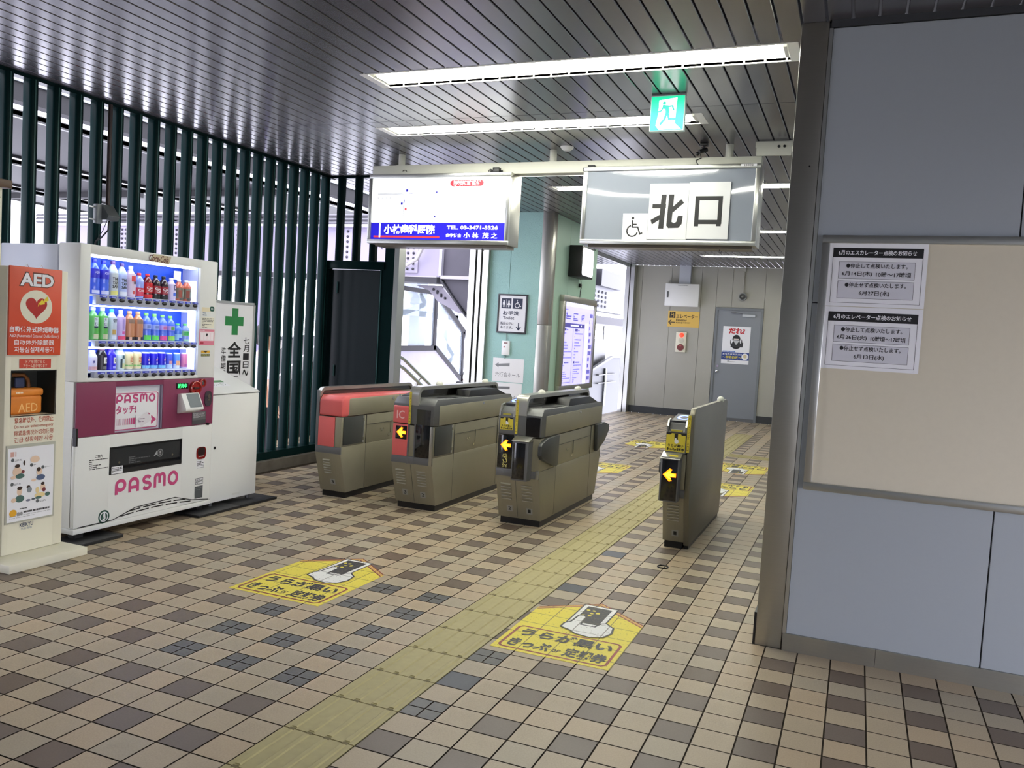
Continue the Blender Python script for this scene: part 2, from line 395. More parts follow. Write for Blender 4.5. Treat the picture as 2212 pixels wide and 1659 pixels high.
# ================================================================== VENDING MACHINE
V = thing('vending_machine', 'white drink vending machine with a lit display, pink band and large pink lettering', 'vending machine', (-2.6, 1.595, 0), LEFT)
W_, H_ = 1.185, 1.86
M_VW = mat('machine_white', (226, 227, 222), 0.32)
M_VS = mat('machine_side', (212, 216, 226), 0.3)
M_PINK = mat('machine_pink', (126, 52, 82), 0.35)
M_PK = mat('pink_lettering', (186, 70, 118), 0.45)
M_BLUE = mat('display_blue', (42, 92, 224), 0.45, noise=0.35, nscale=9)
M_LED = mat('display_led', (255, 255, 255), 0.4, emit=(226, 238, 255), estr=9.0)
mb = MB(); mb.box(0.0, W_, 0.195, 0.70, 0.06, H_ - 0.01, M_VS, 0.006); mb.build('cabinet', V)
mb = MB(); X0, X1, Z0, Z1, DP = 0.08, 1.012, 1.03, 1.80, 0.165
mb.box(0, X0, 0, 0.185, 1.006, H_, M_VW, 0.008); mb.box(X1, W_, 0, 0.185, 1.006, H_, M_VW, 0.008)
mb.box(X0 - 0.01, X1 + 0.01, 0.001, 0.185, Z1, H_ - 0.001, M_VW, 0.004); mb.box(X0 - 0.01, X1 + 0.01, 0.001, 0.185, 1.006, Z0, M_VW, 0.004)
SLOT = (0.262, 0.885, 0.396, 0.577)
mb.box(0, W_, 0.03, 0.185, 0.09, 0.66, M_VW); mb.box(0, SLOT[0], 0.0, 0.04, 0.09, 0.66, M_VW, 0.006); mb.box(SLOT[1], W_, 0, 0.04, 0.09, 0.66, M_VW, 0.006)
mb.box(SLOT[0] - 0.01, SLOT[1] + 0.01, 0.001, 0.04, SLOT[3], 0.66, M_VW); mb.box(SLOT[0] - 0.01, SLOT[1] + 0.01, 0.001, 0.04, 0.09, SLOT[2], M_VW)
mb.box(-0.006, W_ + 0.002, -0.006, 0.185, 0.055, 0.088, M_VW, 0.004)
mb.box(0.002, W_ - 0.002, 0.03, 0.18, 0.66, 1.006, M_VW)
mb.box(-0.004, 0.01, -0.008, 0.02, 0.61, 0.72, M_BLACK)
mb.build('door', V)
mb = MB()
PS = (0.295, 0.695, 0.668, 0.972)
mb.box(0.001, PS[0], 0.0, 0.012, 0.662, 1.004, M_PINK, 0.002); mb.box(PS[1], W_ - 0.001, 0, 0.012, 0.662, 1.004, M_PINK, 0.002)
mb.box(PS[0] - 0.003, PS[1] + 0.003, 0.0005, 0.012, PS[3], 1.003, M_PINK); mb.box(PS[0] - 0.003, PS[1] + 0.003, 0.0005, 0.012, 0.6625, PS[2], M_PINK)
mb.build('band_panel', V, 'pink front band')
# lit display
mb = MB(); mb.box(X0 - 0.005, X1 + 0.005, DP, DP + 0.012, Z0, Z1, M_BLUE)
r = random.Random(5)
for k in range(26):
    x = r.uniform(X0 + .03, X1 - .05); z = r.uniform(1.58, 1.78); q = r.uniform(.01, .03)
    mb.line([(x + q * math.cos(a * .5), z + q * math.sin(a * .5)) for a in range(9)], 0.002, DP - 0.001, flat(26, 70, 190))
mb.build('back_panel', V, 'blue picture panel behind the drinks')
mb = MB()
for z in (Z1 - 0.012, 1.482, 1.218, 1.022): mb.box(X0 + 0.005, X1 - 0.03, 0.02, 0.05, z - 0.004, z + 0.006, M_LED)
mb.box(X1 - 0.012, X1 - 0.004, 0.03, 0.1, 1.05, 1.7, mat('display_led_soft', (255, 255, 255), 0.4, emit=(190, 200, 255), estr=1.2))
mb.build('display_light', V, 'white lit strip')
mb = MB()
mb.box(X1 - 0.004, X1, 0.02, DP, Z0, Z1, flat(196, 202, 236)); mb.box(X0, X0 + 0.004, 0.02, DP, Z0, Z1, flat(196, 202, 236)); mb.build('display_lining', V)
SHELF = [1.555, 1.268, 1.072]
M_SHELF = mat('shelf_white', (220, 226, 240), 0.4)
for z in SHELF:
    mb = MB(); mb.box(X0 + 0.004, X1 - 0.03, 0.03, DP, z - 0.012, z, M_SHELF); sh = mb.build('shelf', V)
    zb = z - (0.062 if z > 1.5 else 0.042)
    mb = MB(); mb.prism([(0.0, zb), (-0.004, z - 0.004), (0.03, z - 0.002), (0.03, zb)], 'x', 0.122, 0.985, mat('price_rail', (170, 174, 188), 0.35), 0.001)
    for i in range(12):
        x = 0.175 + 0.0717 * i
        mb.rect(x - 0.03, x + 0.026, z - 0.018, z - 0.005, -0.0046, flat(60, 70, 190)); mb.rect(x - 0.008, x + 0.02, z - 0.015, z - 0.009, -0.0049, flat(170, 185, 240))
    rail = mb.build('price_rail', V)
    zc = 1.526 if z > 1.5 else zb + 0.010
    for i in range(12):
        x = 0.175 + 0.0717 * i
        mb = MB(); mb.ell((x, -0.003, zc), (0.023, 0.009, 0.0125), M_BLACK, 16, 8); mb.rect(x - 0.012, x + 0.012, zc - 0.002, zc + 0.001, -0.0125, flat(60, 60, 66)); mb.build('select_button', V)
mb = MB(); mb.add([(X0 + .001, 0.004, Z0 + .001), (X1 - .001, 0.004, Z0 + .001), (X1 - .001, 0.004, Z1 - .001), (X0 + .001, 0.004, Z1 - .001)], [(0, 1, 2, 3)], M_VW)
mb = MB(); mb.box(0.865, 0.93, DP - 0.06, DP - 0.056, 1.705, 1.765, flat(214, 214, 238)); mb.build('notice_card', V)
# brand plate, pink poster panel, lettering
M_BRASS = mat('logo_plate', (196, 180, 150), 0.3, 0.5); M_REDB = mat('logo_brown_red', (92, 26, 24), 0.4)
mb = MB(); mb.prism([(0.54, 1.805), (0.705, 1.795), (0.725, 1.85), (0.57, 1.852)], 'y', -0.004, 0.0, M_BRASS); mb.text('Coca-Cola', 0.53, 0.70, 1.802, 1.848, -0.0046, M_REDB, 0.015, 0.4)
mb.build('logo_plate', V)
mb = MB()
mb.box(PS[0], PS[1], 0.02, 0.026, PS[2], PS[3], mat('poster_rim', (206, 206, 214), 0.4)); mb.box(PS[0] + 0.003, PS[1] - 0.03, 0.012, 0.02, PS[2] + 0.012, PS[3] - 0.045, M_PAPER, 0.003)
for a, b, c_, d_ in ((PS[0], PS[1], PS[3] - 0.004, PS[3]), (PS[1] - 0.012, PS[1], PS[2], PS[3])): mb.box(a, b, 0.004, 0.022, c_, d_, flat(120, 110, 130))
b_ = 0.0112
mb.line([(PS[0] + .01, .92), (.65, .92), (.66, .91), (.66, .69), (.65, .682), (PS[0] + .01, .682)], .006, b_, M_PK)
pan = mb.build('poster_panel', V)
def pasmo(mb, x0, x1, z0, z1, y, m):
    # the five rounded letters, drawn as thick strokes
    w = (x1 - x0) / 5.0; h = z1 - z0; t = h * 0.22
    def S(i, pts): mb.line([(x0 + w * (i + p[0]), z0 + h * p[1]) for p in pts], t, y, m)
    arc = lambda cx, cz, rx, rz, a0, a1, n=12: [(cx + rx * math.cos(math.radians(a0 + (a1 - a0) * k / n)), cz + rz * math.sin(math.radians(a0 + (a1 - a0) * k / n))) for k in range(n + 1)]
    S(0, [(.14, .02), (.14, .62)]); S(0, arc(.45, .60, .31, .31, 180, -180, 20))
    S(1, [(.12, .02), (.12, .55)] + arc(.42, .58, .30, .31, 180, 0) + [(.72, .02)]); S(1, [(.12, .33), (.72, .33)])
    S(2, arc(.42, .70, .26, .20, 20, 270) + arc(.42, .28, .27, .20, 90, -160))
    S(3, [(.06, .02), (.06, .66)] + arc(.24, .66, .18, .24, 180, 0) + [(.42, .3)]); S(3, [(.42, .66)] + arc(.62, .66, .2, .24, 180, 0) + [(.82, .02)])
    S(4, arc(.52, .48, .34, .40, 0, 360, 24))
mb = MB(); pasmo(mb, .305, .64, .857, .915, b_ - .0004, M_PK)
mb.text('タッチ!', .31, .475, .785, .842, b_ - .0004, M_PK, 0.03)
for k in range(9): mb.rect(.318 + k * .016, .318 + k * .016 + .002 + .0014 * k, .712, .755, b_ - .0004, M_PK)
mb.rect(.455, .61, .712, .755, b_ - .0004, M_PK); mb.poly([(.575, .682), (.65, .733), (.575, .785), (.588, .733)], b_ - .0004, M_PK)
mb.box(.47, .60, .006, .009, .69, .77, M_PAPER); mb.poly([(.468, .742), (.56, .79), (.61, .735), (.515, .69)], .0052, flat(222, 218, 222)); mb.scrawl(.49, .545, .722, .75, 3, .0048, flat(140, 120, 140))
mb.build('poster_lettering', V)
mb = MB(); pasmo(mb, .305, .865, .255, .357, -0.0005, M_PK)
mb.build('front_lettering', V, 'large pink lettering')
mb = MB(); mb.box(.813, .925, -.004, .0, .934, .976, M_BLACK, .002); M_GL = mat('led_green', (40, 220, 110), .4, emit=(60, 240, 120), estr=2.5); mb.text('販売中', .823, .912, .940, .970, -.0046, M_GL, .015); mb.build('status_display', V, 'black display with green glowing characters')
M_RED = mat('clear_red', (150, 26, 22), 0.2, coat=.5)
def torus(mb, cx, cz, R, r_, y, m, n=24): mb.tube([(cx + R * math.cos(2 * PI * k / n), y, cz + R * math.sin(2 * PI * k / n)) for k in range(n + 1)], r_, m, 8, False)
mb = MB(); mb.cyl((.985, 0, .935), (.985, -.018, .935), .05, M_RED, 28); torus(mb, .985, .935, .046, .007, -.02, M_RED); mb.box(.96, 1.012, -.026, -.018, .927, .943, flat(70, 20, 18), .002); mb.tube([(.975, -.02, .905), (1.0, -.022, .895)], .012, M_RED); mb.build('coin_slot', V, 'red ring around the coin slot')
mb = MB(); mb.cyl((1.055, 0, .97), (1.055, -.016, .97), .03, M_RED, 24); torus(mb, 1.055, .97, .026, .006, -.017, M_RED); mb.cyl((1.055, -.014, .97), (1.055, -.019, .97), .013, M_CHROME); mb.build('return_lever', V)
mb = MB(); mb.prism([(0, .90), (-.035, .905), (-.085, .80), (-.085, .785), (0, .758)], 'x', .825, 1.0, M_VW, .006); mb.prism([(-.0375, .90), (-.041, .897), (-.084, .808), (-.0815, .806)], 'x', .87, .985, flat(96, 104, 108)); rd = mb.build('card_reader', V)
mb = MB(); mb.prism([(-.043, .888), (-.0437, .888), (-.0797, .8125), (-.079, .8125)], 'x', .885, .972, flat(128, 140, 140)); mb.build('reader_screen', rd)
mb = MB(); mb.prism(oval(1.128, .852, .034, .055), 'y', -.006, .0, flat(58, 52, 58)); mb.cyl((1.128, -.006, .87), (1.128, -.014, .87), .014, M_CHROME); mb.cyl((1.128, -.006, .845), (1.128, -.012, .845), .009, M_CHROME); mb.build('lock_plate', V)
mb = MB(); mb.box(.975, 1.11, -.003, 0, .668, .76, M_STEELG); mb.scrawl(.983, 1.10, .715, .752, 5, -.0034, flat(180, 182, 182), seed=4); mb.rect(.976, 1.109, .669, .70, -.0034, flat(70, 70, 72)); mb.cyl((1.128, 0, .664), (1.128, -.014, .664), .010, M_BLACK); mb.build('rating_plate', V)
# takeout slot
mb = MB(); mb.box(SLOT[0], SLOT[1], .025, .03, SLOT[2], SLOT[3], M_BLACK)
for a, b, c_, d_ in ((SLOT[0], SLOT[0] + .008, SLOT[2], SLOT[3]), (SLOT[1] - .008, SLOT[1], SLOT[2], SLOT[3]), (SLOT[0], SLOT[1], SLOT[3] - .008, SLOT[3]), (SLOT[0], SLOT[1], SLOT[2], SLOT[2] + .03)): mb.box(a, b, -.002, .028, c_, d_, mat('slot_dark', (34, 35, 37), .3))
sl = mb.build('takeout_slot', V)
mb = MB(); mb.box(SLOT[0] + .01, SLOT[1] - .01, .006, .012, SLOT[2] + .05, SLOT[3] - .012, mat('flap_smoke', (46, 48, 50), .15, coat=.3))
for x in (.34, .80): mb.cyl((x, .006, .47), (x, .001, .47), .008, M_CHROME)
mb.disc(.69, .495, .028, .0054, flat(120, 124, 124)); mb.disc(.69, .495, .022, .0052, flat(52, 54, 56)); mb.text('!', .684, .696, .48, .51, .005, flat(150, 150, 150), .02); mb.scrawl(.42, .60, .45, .50, 4, .0055, flat(84, 86, 88), seed=9); mb.poly([(.63, .475), (.66, .515), (.667, .49)], .0054, flat(160, 162, 164)); mb.build('flap', sl)
mb = MB(); mb.box(.275, .365, -.004, -.002, .40, .448, M_PAPER); mb.scrawl(.28, .36, .405, .443, 4, -.0044, M_INK, .45, 8); mb.build('slot_sticker', sl)
mb = MB()
mb.prism(oval(1.078, .452, .048, .046), 'y', -.004, 0, mat('return_dark_red', (120, 20, 18), .25, coat=.4)); mb.prism(oval(1.078, .462, .036, .03), 'y', -.0046, -.003, flat(30, 10, 10)); mb.box(1.05, 1.106, -.006, -.003, .425, .43, flat(190, 170, 168)); mb.build('coin_return', V, 'dark red coin return cup')
mb = MB()
mb.rect(1.035, 1.115, .338, .40, -.0006, M_PAPER); mb.scrawl(1.04, 1.11, .36, .395, 3, -.001, M_INK, .4, 3); mb.ring(1.04, 1.11, .342, .358, .002, -.001, M_INK)
for z in (.245, .22): mb.rect(1.03, 1.108, z, z + .022, -.0006, flat(60, 62, 64)); mb.rect(1.034, 1.104, z + .004, z + .018, -.001, M_PAPER); mb.scrawl(1.036, 1.10, z + .005, z + .017, 2, -.0014, M_INK, .5, 2)
mb.rect(1.026, 1.106, .118, .208, -.0006, flat(78, 82, 84)); mb.scrawl(1.03, 1.10, .125, .2, 6, -.001, flat(110, 114, 116), .4, 6)
mb.text('ご案内', .15, .205, .52, .54, -.0006, M_INK, .01); mb.scrawl(.105, .25, .445, .515, 6, -.0006, M_INK, .42, 12)
mb.build('front_sticker', V)
mb = MB(); mb.disc(.228, .13, .044, -.0006, flat(24, 70, 56)); mb.disc(.228, .13, .033, -.001, M_PAPER); mb.disc(.228, .13, .027, -.0012, flat(24, 70, 56), 24); mb.poly([(.215, .105), (.226, .16), (.236, .16), (.241, .12), (.232, .105)], -.0015, M_PAPER); mb.poly([(.222, .118), (.229, .142), (.233, .12)], -.0018, flat(24, 70, 56)); mb.build('round_badge', V, 'round green badge')
mb = MB(); mb.line([(.03, .094), (.30, .096), (.48, .148), (.835, .160), (1.0, .116), (1.17, .094)], .006, -.0006, M_BLACK)
for row, (a, b) in enumerate(((.40, .95), (.35, 1.0))):
    n = 4 + row
    for k in range(n):
        xa = a + (b - a) * k / n + .01; xb = a + (b - a) * (k + 1) / n - .012; zf = lambda x: .100 + .018 * (1 - row) + .020 * math.sin(PI * (x - .3) / .75) + .004
        mb.line([(xa, zf(xa)), (xb, zf(xb))], .008, -.0008, M_BLACK)
mb.build('vent', V)
mb = MB()
zz = lambda v: 1.794 - ((500 + v * .2532) - 583) * .003452
xx = lambda u: .86 + (u * .2532 - 394.0) * .0052 + .0
xx = lambda u: 1.018 + (u - 1718) * .00134
mb.rect(xx(1730), xx(1800), zz(675), zz(640), -.0006, flat(226, 214, 180)); mb.prism(oval(xx(1808), zz(650), .022, .018), 'y', -.001, 0, flat(18, 74, 58)); mb.poly([(xx(1800), zz(655)), (xx(1800), zz(643)), (xx(1818), zz(649))], -.0014, M_PAPER)
mb.scrawl(xx(1738), xx(1825), zz(712), zz(680), 2, -.0006, flat(60, 80, 110), .5, 7); mb.rect(xx(1730), xx(1826), zz(815), zz(722), -.0006, flat(232, 228, 208)); mb.scrawl(xx(1736), xx(1820), zz(812), zz(726), 7, -.001, flat(90, 90, 84), .4, 5)
mb.rect(xx(1718), xx(1832), zz(955), zz(822), -.0006, flat(212, 122, 142)); mb.rect(xx(1724), xx(1826), zz(918), zz(842), -.001, flat(244, 236, 238)); mb.scrawl(xx(1724), xx(1826), zz(838), zz(826), 1, -.001, M_PAPER, .6, 3)
for q in range(4): mb.ring(xx(1728 + q * 25), xx(1750 + q * 25), zz(912), zz(850), .0015, -.0014, flat(230, 190, 200))
mb.poly([(xx(1768), zz(880)), (xx(1768), zz(856)), (xx(1784), zz(858)), (xx(1776), zz(880))], -.0016, M_INK); mb.rect(xx(1724), xx(1750), zz(946), zz(930), -.001, flat(170, 40, 60))
mb.rect(xx(1735), xx(1800), zz(1022), zz(1000), -.0006, flat(214, 164, 50)); mb.poly([(xx(1745), zz(1003)), (xx(1790), zz(1003)), (xx(1768), zz(1018))], -.001, flat(60, 44, 16)); mb.rect(xx(1735), xx(1800), zz(1048), zz(1028), -.0006, flat(34, 54, 42)); mb.scrawl(xx(1738), xx(1798), zz(1046), zz(1030), 2, -.001, flat(200, 190, 120), .5, 4)
mb.build('side_sticker', V)
for x, y in ((.07, .06), (1.115, .06), (.07, .62), (1.115, .62)):
    mb = MB(); mb.box(x - .03, x + .03, y - .03, y + .03, .02, .062, flat(44, 44, 46)); mb.build('foot', V)
M_MAT = mat('rubber_black', (26, 27, 30), .45, bump=.1)
pad0 = None
for (wy, lab) in ((1.662, "black rubber plate under the vending machine's leg nearest the red defibrillator stand"), (2.775, "black rubber plate under the vending machine's leg nearest the recycling bin"), (3.215, 'black rubber plate under the front leg of the recycling bin')):
    mb = MB(); mb.box(-.12, .12, -.22, .22, 0, .02, M_MAT, .004); o = mb.build('floor_pad'); o.location = (-2.61, wy, 0); tag(o, lab, 'floor pad', 'rubber plates under the machines')

# ---- drinks on display: body > cap, label
PET = [(0, .0), (.9, .0), (1, .06), (1, .30), (.96, .34), (1, .38), (1, .62), (.93, .72), (.55, .84), (.38, .88), (.38, .905)]
SQ = [(0, .0), (.92, .0), (1, .05), (1, .62), (.96, .70), (.5, .85), (.4, .88), (.4, .905)]
CAN = [(0, .0), (.8, .0), (1, .06), (1, .92), (.86, .985), (.86, 1.0), (.80, 1.0), (.80, .985), (0, .985)]
BCAN = [(0, 0), (.88, 0), (1, .05), (1, .70), (.72, .82), (.72, .86), (.62, .87)]
def drink(k, row, kind, h, r, body, cap, lab, text, ltxt, lz=(.30, .66), tcol=M_PAPER, dec=None):
    x = .175 + .0717 * k; z = SHELF[row]; prof = {'pet': PET, 'sq': SQ, 'can': CAN, 'bcan': BCAN}[kind]
    name = {'pet': 'drink_bottle', 'sq': 'drink_bottle', 'can': 'drink_can', 'bcan': 'drink_can'}[kind]
    mb = MB(); mb.lathe([(p * r, q * h) for p, q in prof], mat('drink_%d_%d_%d' % body, body, .2, coat=.4), n=20)
    o = mb.build(name); tag(o, ltxt, 'bottle' if name == 'drink_bottle' else 'can', 'drinks on the %s shelf of the vending machine' % ('top', 'middle', 'bottom')[row])
    o.location = (-2.6 - .085, 1.595 + x, z + .0005); o.rotation_euler = (0, 0, LEFT)
    if cap:
        mb = MB(); ct = {'pet': (.90, 1.0, .42), 'sq': (.90, 1.0, .44), 'bcan': (.86, 1.0, .64)}[kind]
        mb.lathe([(0, ct[0] * h), (ct[2] * r, ct[0] * h), (ct[2] * r, ct[1] * h - .002), (ct[2] * r * .9, ct[1] * h), (0, ct[1] * h)], mat('cap_%d_%d_%d' % cap, cap, .35), n=18); mb.build('cap', o)
    if lab:
        lr = r + .0006; mb = MB(); mb.lathe([(lr, lz[0] * h), (lr, lz[1] * h)], mat('wrap_%d_%d_%d' % lab, lab, .35), n=20)
        def wrapf(p): a = p[0] / lr; return ((lr + .0006) * math.sin(a), -(lr + .0006) * math.cos(a), p[1])
        for (t, x0, x1, z0, z1, m) in text or (): mb.text(t, x0 * r, x1 * r, z0 * h, z1 * h, 0, m, .03, 0, fn=wrapf)
        for (x0, x1, z0, z1, m) in dec or ():
            n = 6; mb.add([wrapf((x0 * r + (x1 - x0) * r * i / n, zq * h)) for zq in (z0, z1) for i in range(n + 1)], [(i, i + 1, n + 2 + i, n + 1 + i) for i in range(n)], m)
        mb.build('label', o)
    return o
B = flat
ct = [('Coca', -.8, .9, .38, .48, M_PAPER), ('Cola', -.5, .9, .28, .37, M_PAPER)]
drink(0, 0, 'pet', .222, .034, (70, 104, 232), (30, 40, 170), (44, 44, 190), [('AQUA', -.5, .5, .58, .66, B(190, 190, 250))], 'blue water bottle with dark blue label, first on the top shelf', (.46, .72), dec=[(-1, 1, .02, .12, B(214, 220, 250))])
drink(1, 0, 'pet', .22, .034, (72, 108, 234), (34, 44, 176), (48, 48, 196), [('AQUA', -.5, .5, .58, .66, B(190, 190, 250))], 'blue water bottle with dark blue label, second on the top shelf', (.46, .72), dec=[(-1, 1, .02, .12, B(214, 220, 250))])
tt = [('THE', -.7, .5, .44, .53, M_INK), ('TAN', -.7, .5, .33, .42, M_INK), ('SAN', -.7, .5, .22, .31, M_INK)]
drink(2, 0, 'pet', .222, .034, (206, 216, 222), (96, 60, 130), (198, 206, 206), tt, 'clear soda bottle with black stacked letters and a yellow base', (.04, .66), dec=[(-1, 1, .02, .14, B(226, 222, 130))])
drink(3, 0, 'pet', .215, .034, (190, 204, 246), (80, 58, 130), (178, 192, 240), tt, 'clear soda bottle with black stacked letters and a white base', (.04, .66), dec=[(-1, 1, .02, .14, B(226, 230, 246))])
drink(4, 0, 'sq', .205, .034, (212, 190, 226), (228, 236, 240), (220, 200, 220), None, 'white capped bottle with a red round peach mark on the top shelf', (.05, .75), dec=[(-.5, .6, .5, .68, B(206, 70, 76)), (-.2, .3, .1, .2, B(214, 90, 84)), (0, .6, .42, .5, B(60, 50, 60))])
drink(5, 0, 'pet', .165, .033, (150, 168, 240), (208, 56, 70), (206, 66, 96), [('Coca', -.8, .8, .24, .36, M_PAPER)], 'clear cola bottle with red cap and pink red label', (.06, .4))
drink(6, 0, 'pet', .165, .034, (110, 24, 30), (214, 40, 50), (196, 28, 36), ct, 'cola bottle with red cap and red label', (.22, .64), dec=[(-1.2, 1.2, 0.02, .16, B(214, 40, 52))])
drink(7, 0, 'pet', .162, .034, (44, 24, 34), (24, 24, 30), (150, 30, 44), ct, 'cola bottle with black cap beside the red capped cola bottle', (.22, .55), dec=[(-1.2, 1.2, 0.02, .16, B(18, 24, 24))])
drink(8, 0, 'pet', .160, .034, (46, 26, 36), (24, 24, 30), (152, 32, 48), ct, 'cola bottle with black cap beside the white sports drink bottle', (.22, .55), dec=[(-1.2, 1.2, 0.02, .16, B(18, 20, 24))])
drink(9, 0, 'sq', .155, .033, (220, 206, 240), (232, 230, 240), (216, 206, 240), None, 'squat white capped bottle with a pale violet label and dark ring', (.1, .72), dec=[(-.1, .7, .45, .7, B(70, 62, 110)), (.1, .5, .5, .65, B(214, 206, 236)), (-.3, .5, .2, .34, B(70, 110, 220))])
drink(10, 0, 'sq', .15, .033, (206, 110, 84), (230, 230, 240), (120, 112, 96), None, 'orange and green fruit tea bottle, second from the end of the top shelf', (.1, .6), dec=[(-.8, 0, .15, .5, B(150, 74, 60)), (.1, .8, .2, .45, B(140, 160, 140)), (-.6, .6, .02, .14, B(88, 84, 80))])
drink(11, 0, 'sq', .15, .033, (210, 112, 88), (230, 230, 240), (124, 114, 100), None, 'orange and green fruit tea bottle, last of the top shelf', (.1, .6), dec=[(-.8, 0, .15, .5, B(146, 72, 58)), (.1, .8, .2, .45, B(140, 160, 146)), (-.6, .6, .02, .14, B(86, 82, 78))])
for k, w in ((0, 'first on the middle shelf'), (1, 'second on the middle shelf')):
    drink(k, 1, 'sq', .205, .035, (96, 172, 96), (206, 216, 244), (92, 176, 84), [('綾', -.35, .35, .56, .68, B(30, 44, 70)), ('鷹', -.35, .35, .43, .55, B(30, 44, 70))], 'green tea bottle with white cap and a teacup label, ' + w, (.02, .74), dec=[(-.42, .42, .42, .69, B(206, 216, 226)), (-.42, .42, .36, .42, B(20, 40, 70)), (-.5, .7, .03, .18, B(196, 200, 168))])
drink(2, 1, 'sq', .2, .034, (196, 208, 222), (60, 190, 200), (190, 202, 218), [('爽健', -.4, .7, .58, .68, B(50, 56, 80))], 'pale tea bottle with a turquoise cap', (.02, .74), dec=[(-.5, .3, .18, .34, B(190, 158, 90)), (-.6, .6, .03, .15, B(214, 222, 240))])
drink(3, 1, 'sq', .196, .033, (214, 200, 226), (218, 222, 246), (200, 178, 230), None, 'lilac milk tea bottle with a pink base', (.02, .78), dec=[(-1.1, 1.1, .02, .14, B(222, 78, 120)), (-.3, .3, .2, .3, B(190, 80, 150)), (-.2, .2, .35, .7, B(160, 140, 210))])
for k, w in ((4, 'beside the lilac bottle'), (5, 'beside the clear water bottles')):
    drink(k, 1, 'sq', .194, .035, (196, 132, 86), (206, 160, 120), (188, 130, 96), None, 'brown coffee bottle on the middle shelf, ' + w, (.14, .74), dec=[(-1.2, 1.2, .02, .12, B(34, 28, 44)), (-.8, .9, .58, .72, B(134, 110, 96)), (-.6, -.1, .02, .12, B(222, 180, 160))])
for k, c1, w in ((6, (98, 214, 96), 'clear water bottle with green leaves, beside the coffee bottles'), (7, (92, 208, 92), 'clear water bottle with green leaves, beside the pink based one'), (8, (230, 84, 160), 'clear water bottle with a pink base'), (9, (150, 216, 90), 'clear water bottle with a pale green base and fruit label')):
    drink(k, 1, 'pet', .188 - .004 * (k - 6), .034, (86, 120, 232), (130, 214, 100), (150, 172, 240) if k < 8 else (176, 150, 220), None, w, (.42, .60), dec=[(-1.1, 1.1, .02, .2, B(*c1)), (-.5, .4, .45, .56, B(110, 130, 200) if k < 8 else B(190, 110, 170) if k == 8 else B(96, 170, 80))])
drink(10, 1, 'pet', .125, .033, (80, 130, 226), (110, 212, 110), (150, 200, 240), None, 'small water bottle with a blue mark, second from end of middle shelf', (.06, .4), dec=[(-.4, .5, .06, .2, B(50, 70, 200))])
drink(11, 1, 'pet', .125, .033, (140, 160, 230), (110, 212, 100), (160, 214, 170), None, 'small water bottle with a green label, last of the middle shelf', (.3, .6), dec=[(-.9, .2, .34, .56, B(70, 180, 90)), (-1, 1, .02, .12, B(170, 220, 190))])
drink(0, 2, 'bcan', .128, .033, (196, 200, 232), (222, 214, 236), (206, 202, 222), [('炭', -.5, .0, .36, .5, B(60, 60, 130))], 'white coffee bottle can with white cap, first on the bottom shelf', (.05, .66), dec=[(-1.2, 1.2, .03, .2, B(196, 150, 150))])
drink(1, 2, 'bcan', .148, .034, (26, 22, 30), (110, 84, 110), (30, 24, 32), None, 'black bottle can with a white round mark', (.04, .68), dec=[(-.2, .8, .3, .56, B(206, 206, 200)), (.2, .6, .36, .5, B(60, 60, 60)), (-.3, .7, .06, .18, B(110, 110, 110))])
drink(2, 2, 'bcan', .147, .034, (50, 40, 190), (70, 54, 170), (44, 34, 200), None, 'blue bottle can with a white round mark', (.04, .68), dec=[(-.1, .8, .3, .56, B(206, 206, 200)), (.25, .6, .36, .5, B(50, 50, 70)), (-.2, .7, .08, .18, B(150, 150, 230))])
drink(3, 2, 'bcan', .147, .034, (196, 210, 216), (110, 130, 150), (190, 206, 206), None, 'pale silver bottle can with a dark crescent', (.04, .68), dec=[(-.5, -.1, .1, .5, B(40, 60, 70)), (-.1, .7, .06, .3, B(196, 200, 150)), (-.1, .6, .5, .66, B(50, 80, 90))])
for k, w in ((4, 'beside the silver bottle can'), (5, 'beside the dark blue cans')):
    drink(k, 2, 'can', .118, .031, (204, 204, 200), None, (214, 202, 160), [('GEO', -.2, .9, .58, .76, B(190, 90, 60)), ('RGIA', -.2, .9, .42, .56, B(190, 90, 60))], 'gold and white coffee can with a green stripe, ' + w, (.06, .93), dec=[(-1.3, 1.3, .2, .28, B(130, 184, 110)), (.1, .7, .3, .36, B(60, 70, 60))])
for k, w in ((6, 'first of the three'), (7, 'middle of the three'), (8, 'last of the three')):
    drink(k, 2, 'can', .117, .031, (206, 210, 226), None, (30, 24, 190), None, 'dark blue coffee can with a light blue foot, ' + w, (.06, .93), dec=[(-1.3, 1.3, .06, .24, B(120, 186, 232)), (0, .6, .5, .62, B(214, 150, 190)), (.1, .9, .3, .44, B(180, 180, 240)), (.2, .9, .62, .72, B(110, 130, 220))])
drink(9, 2, 'can', .112, .024, (190, 214, 244), None, (70, 84, 200), None, 'slim blue and white can, third from the end of the bottom shelf', (.3, .93), dec=[(-.6, .7, .3, .5, B(206, 150, 160))])
drink(10, 2, 'can', .112, .024, (214, 226, 244), None, (90, 140, 230), None, 'slim pale blue can with an orange cup, second from the end of the bottom shelf', (.3, .93), dec=[(-.8, .9, .22, .5, B(214, 160, 120))])
drink(11, 2, 'can', .112, .024, (206, 200, 232), None, (206, 120, 160), None, 'slim pink can, last of the bottom shelf', (.1, .93), dec=[(-.6, .6, .1, .3, B(170, 90, 150))])

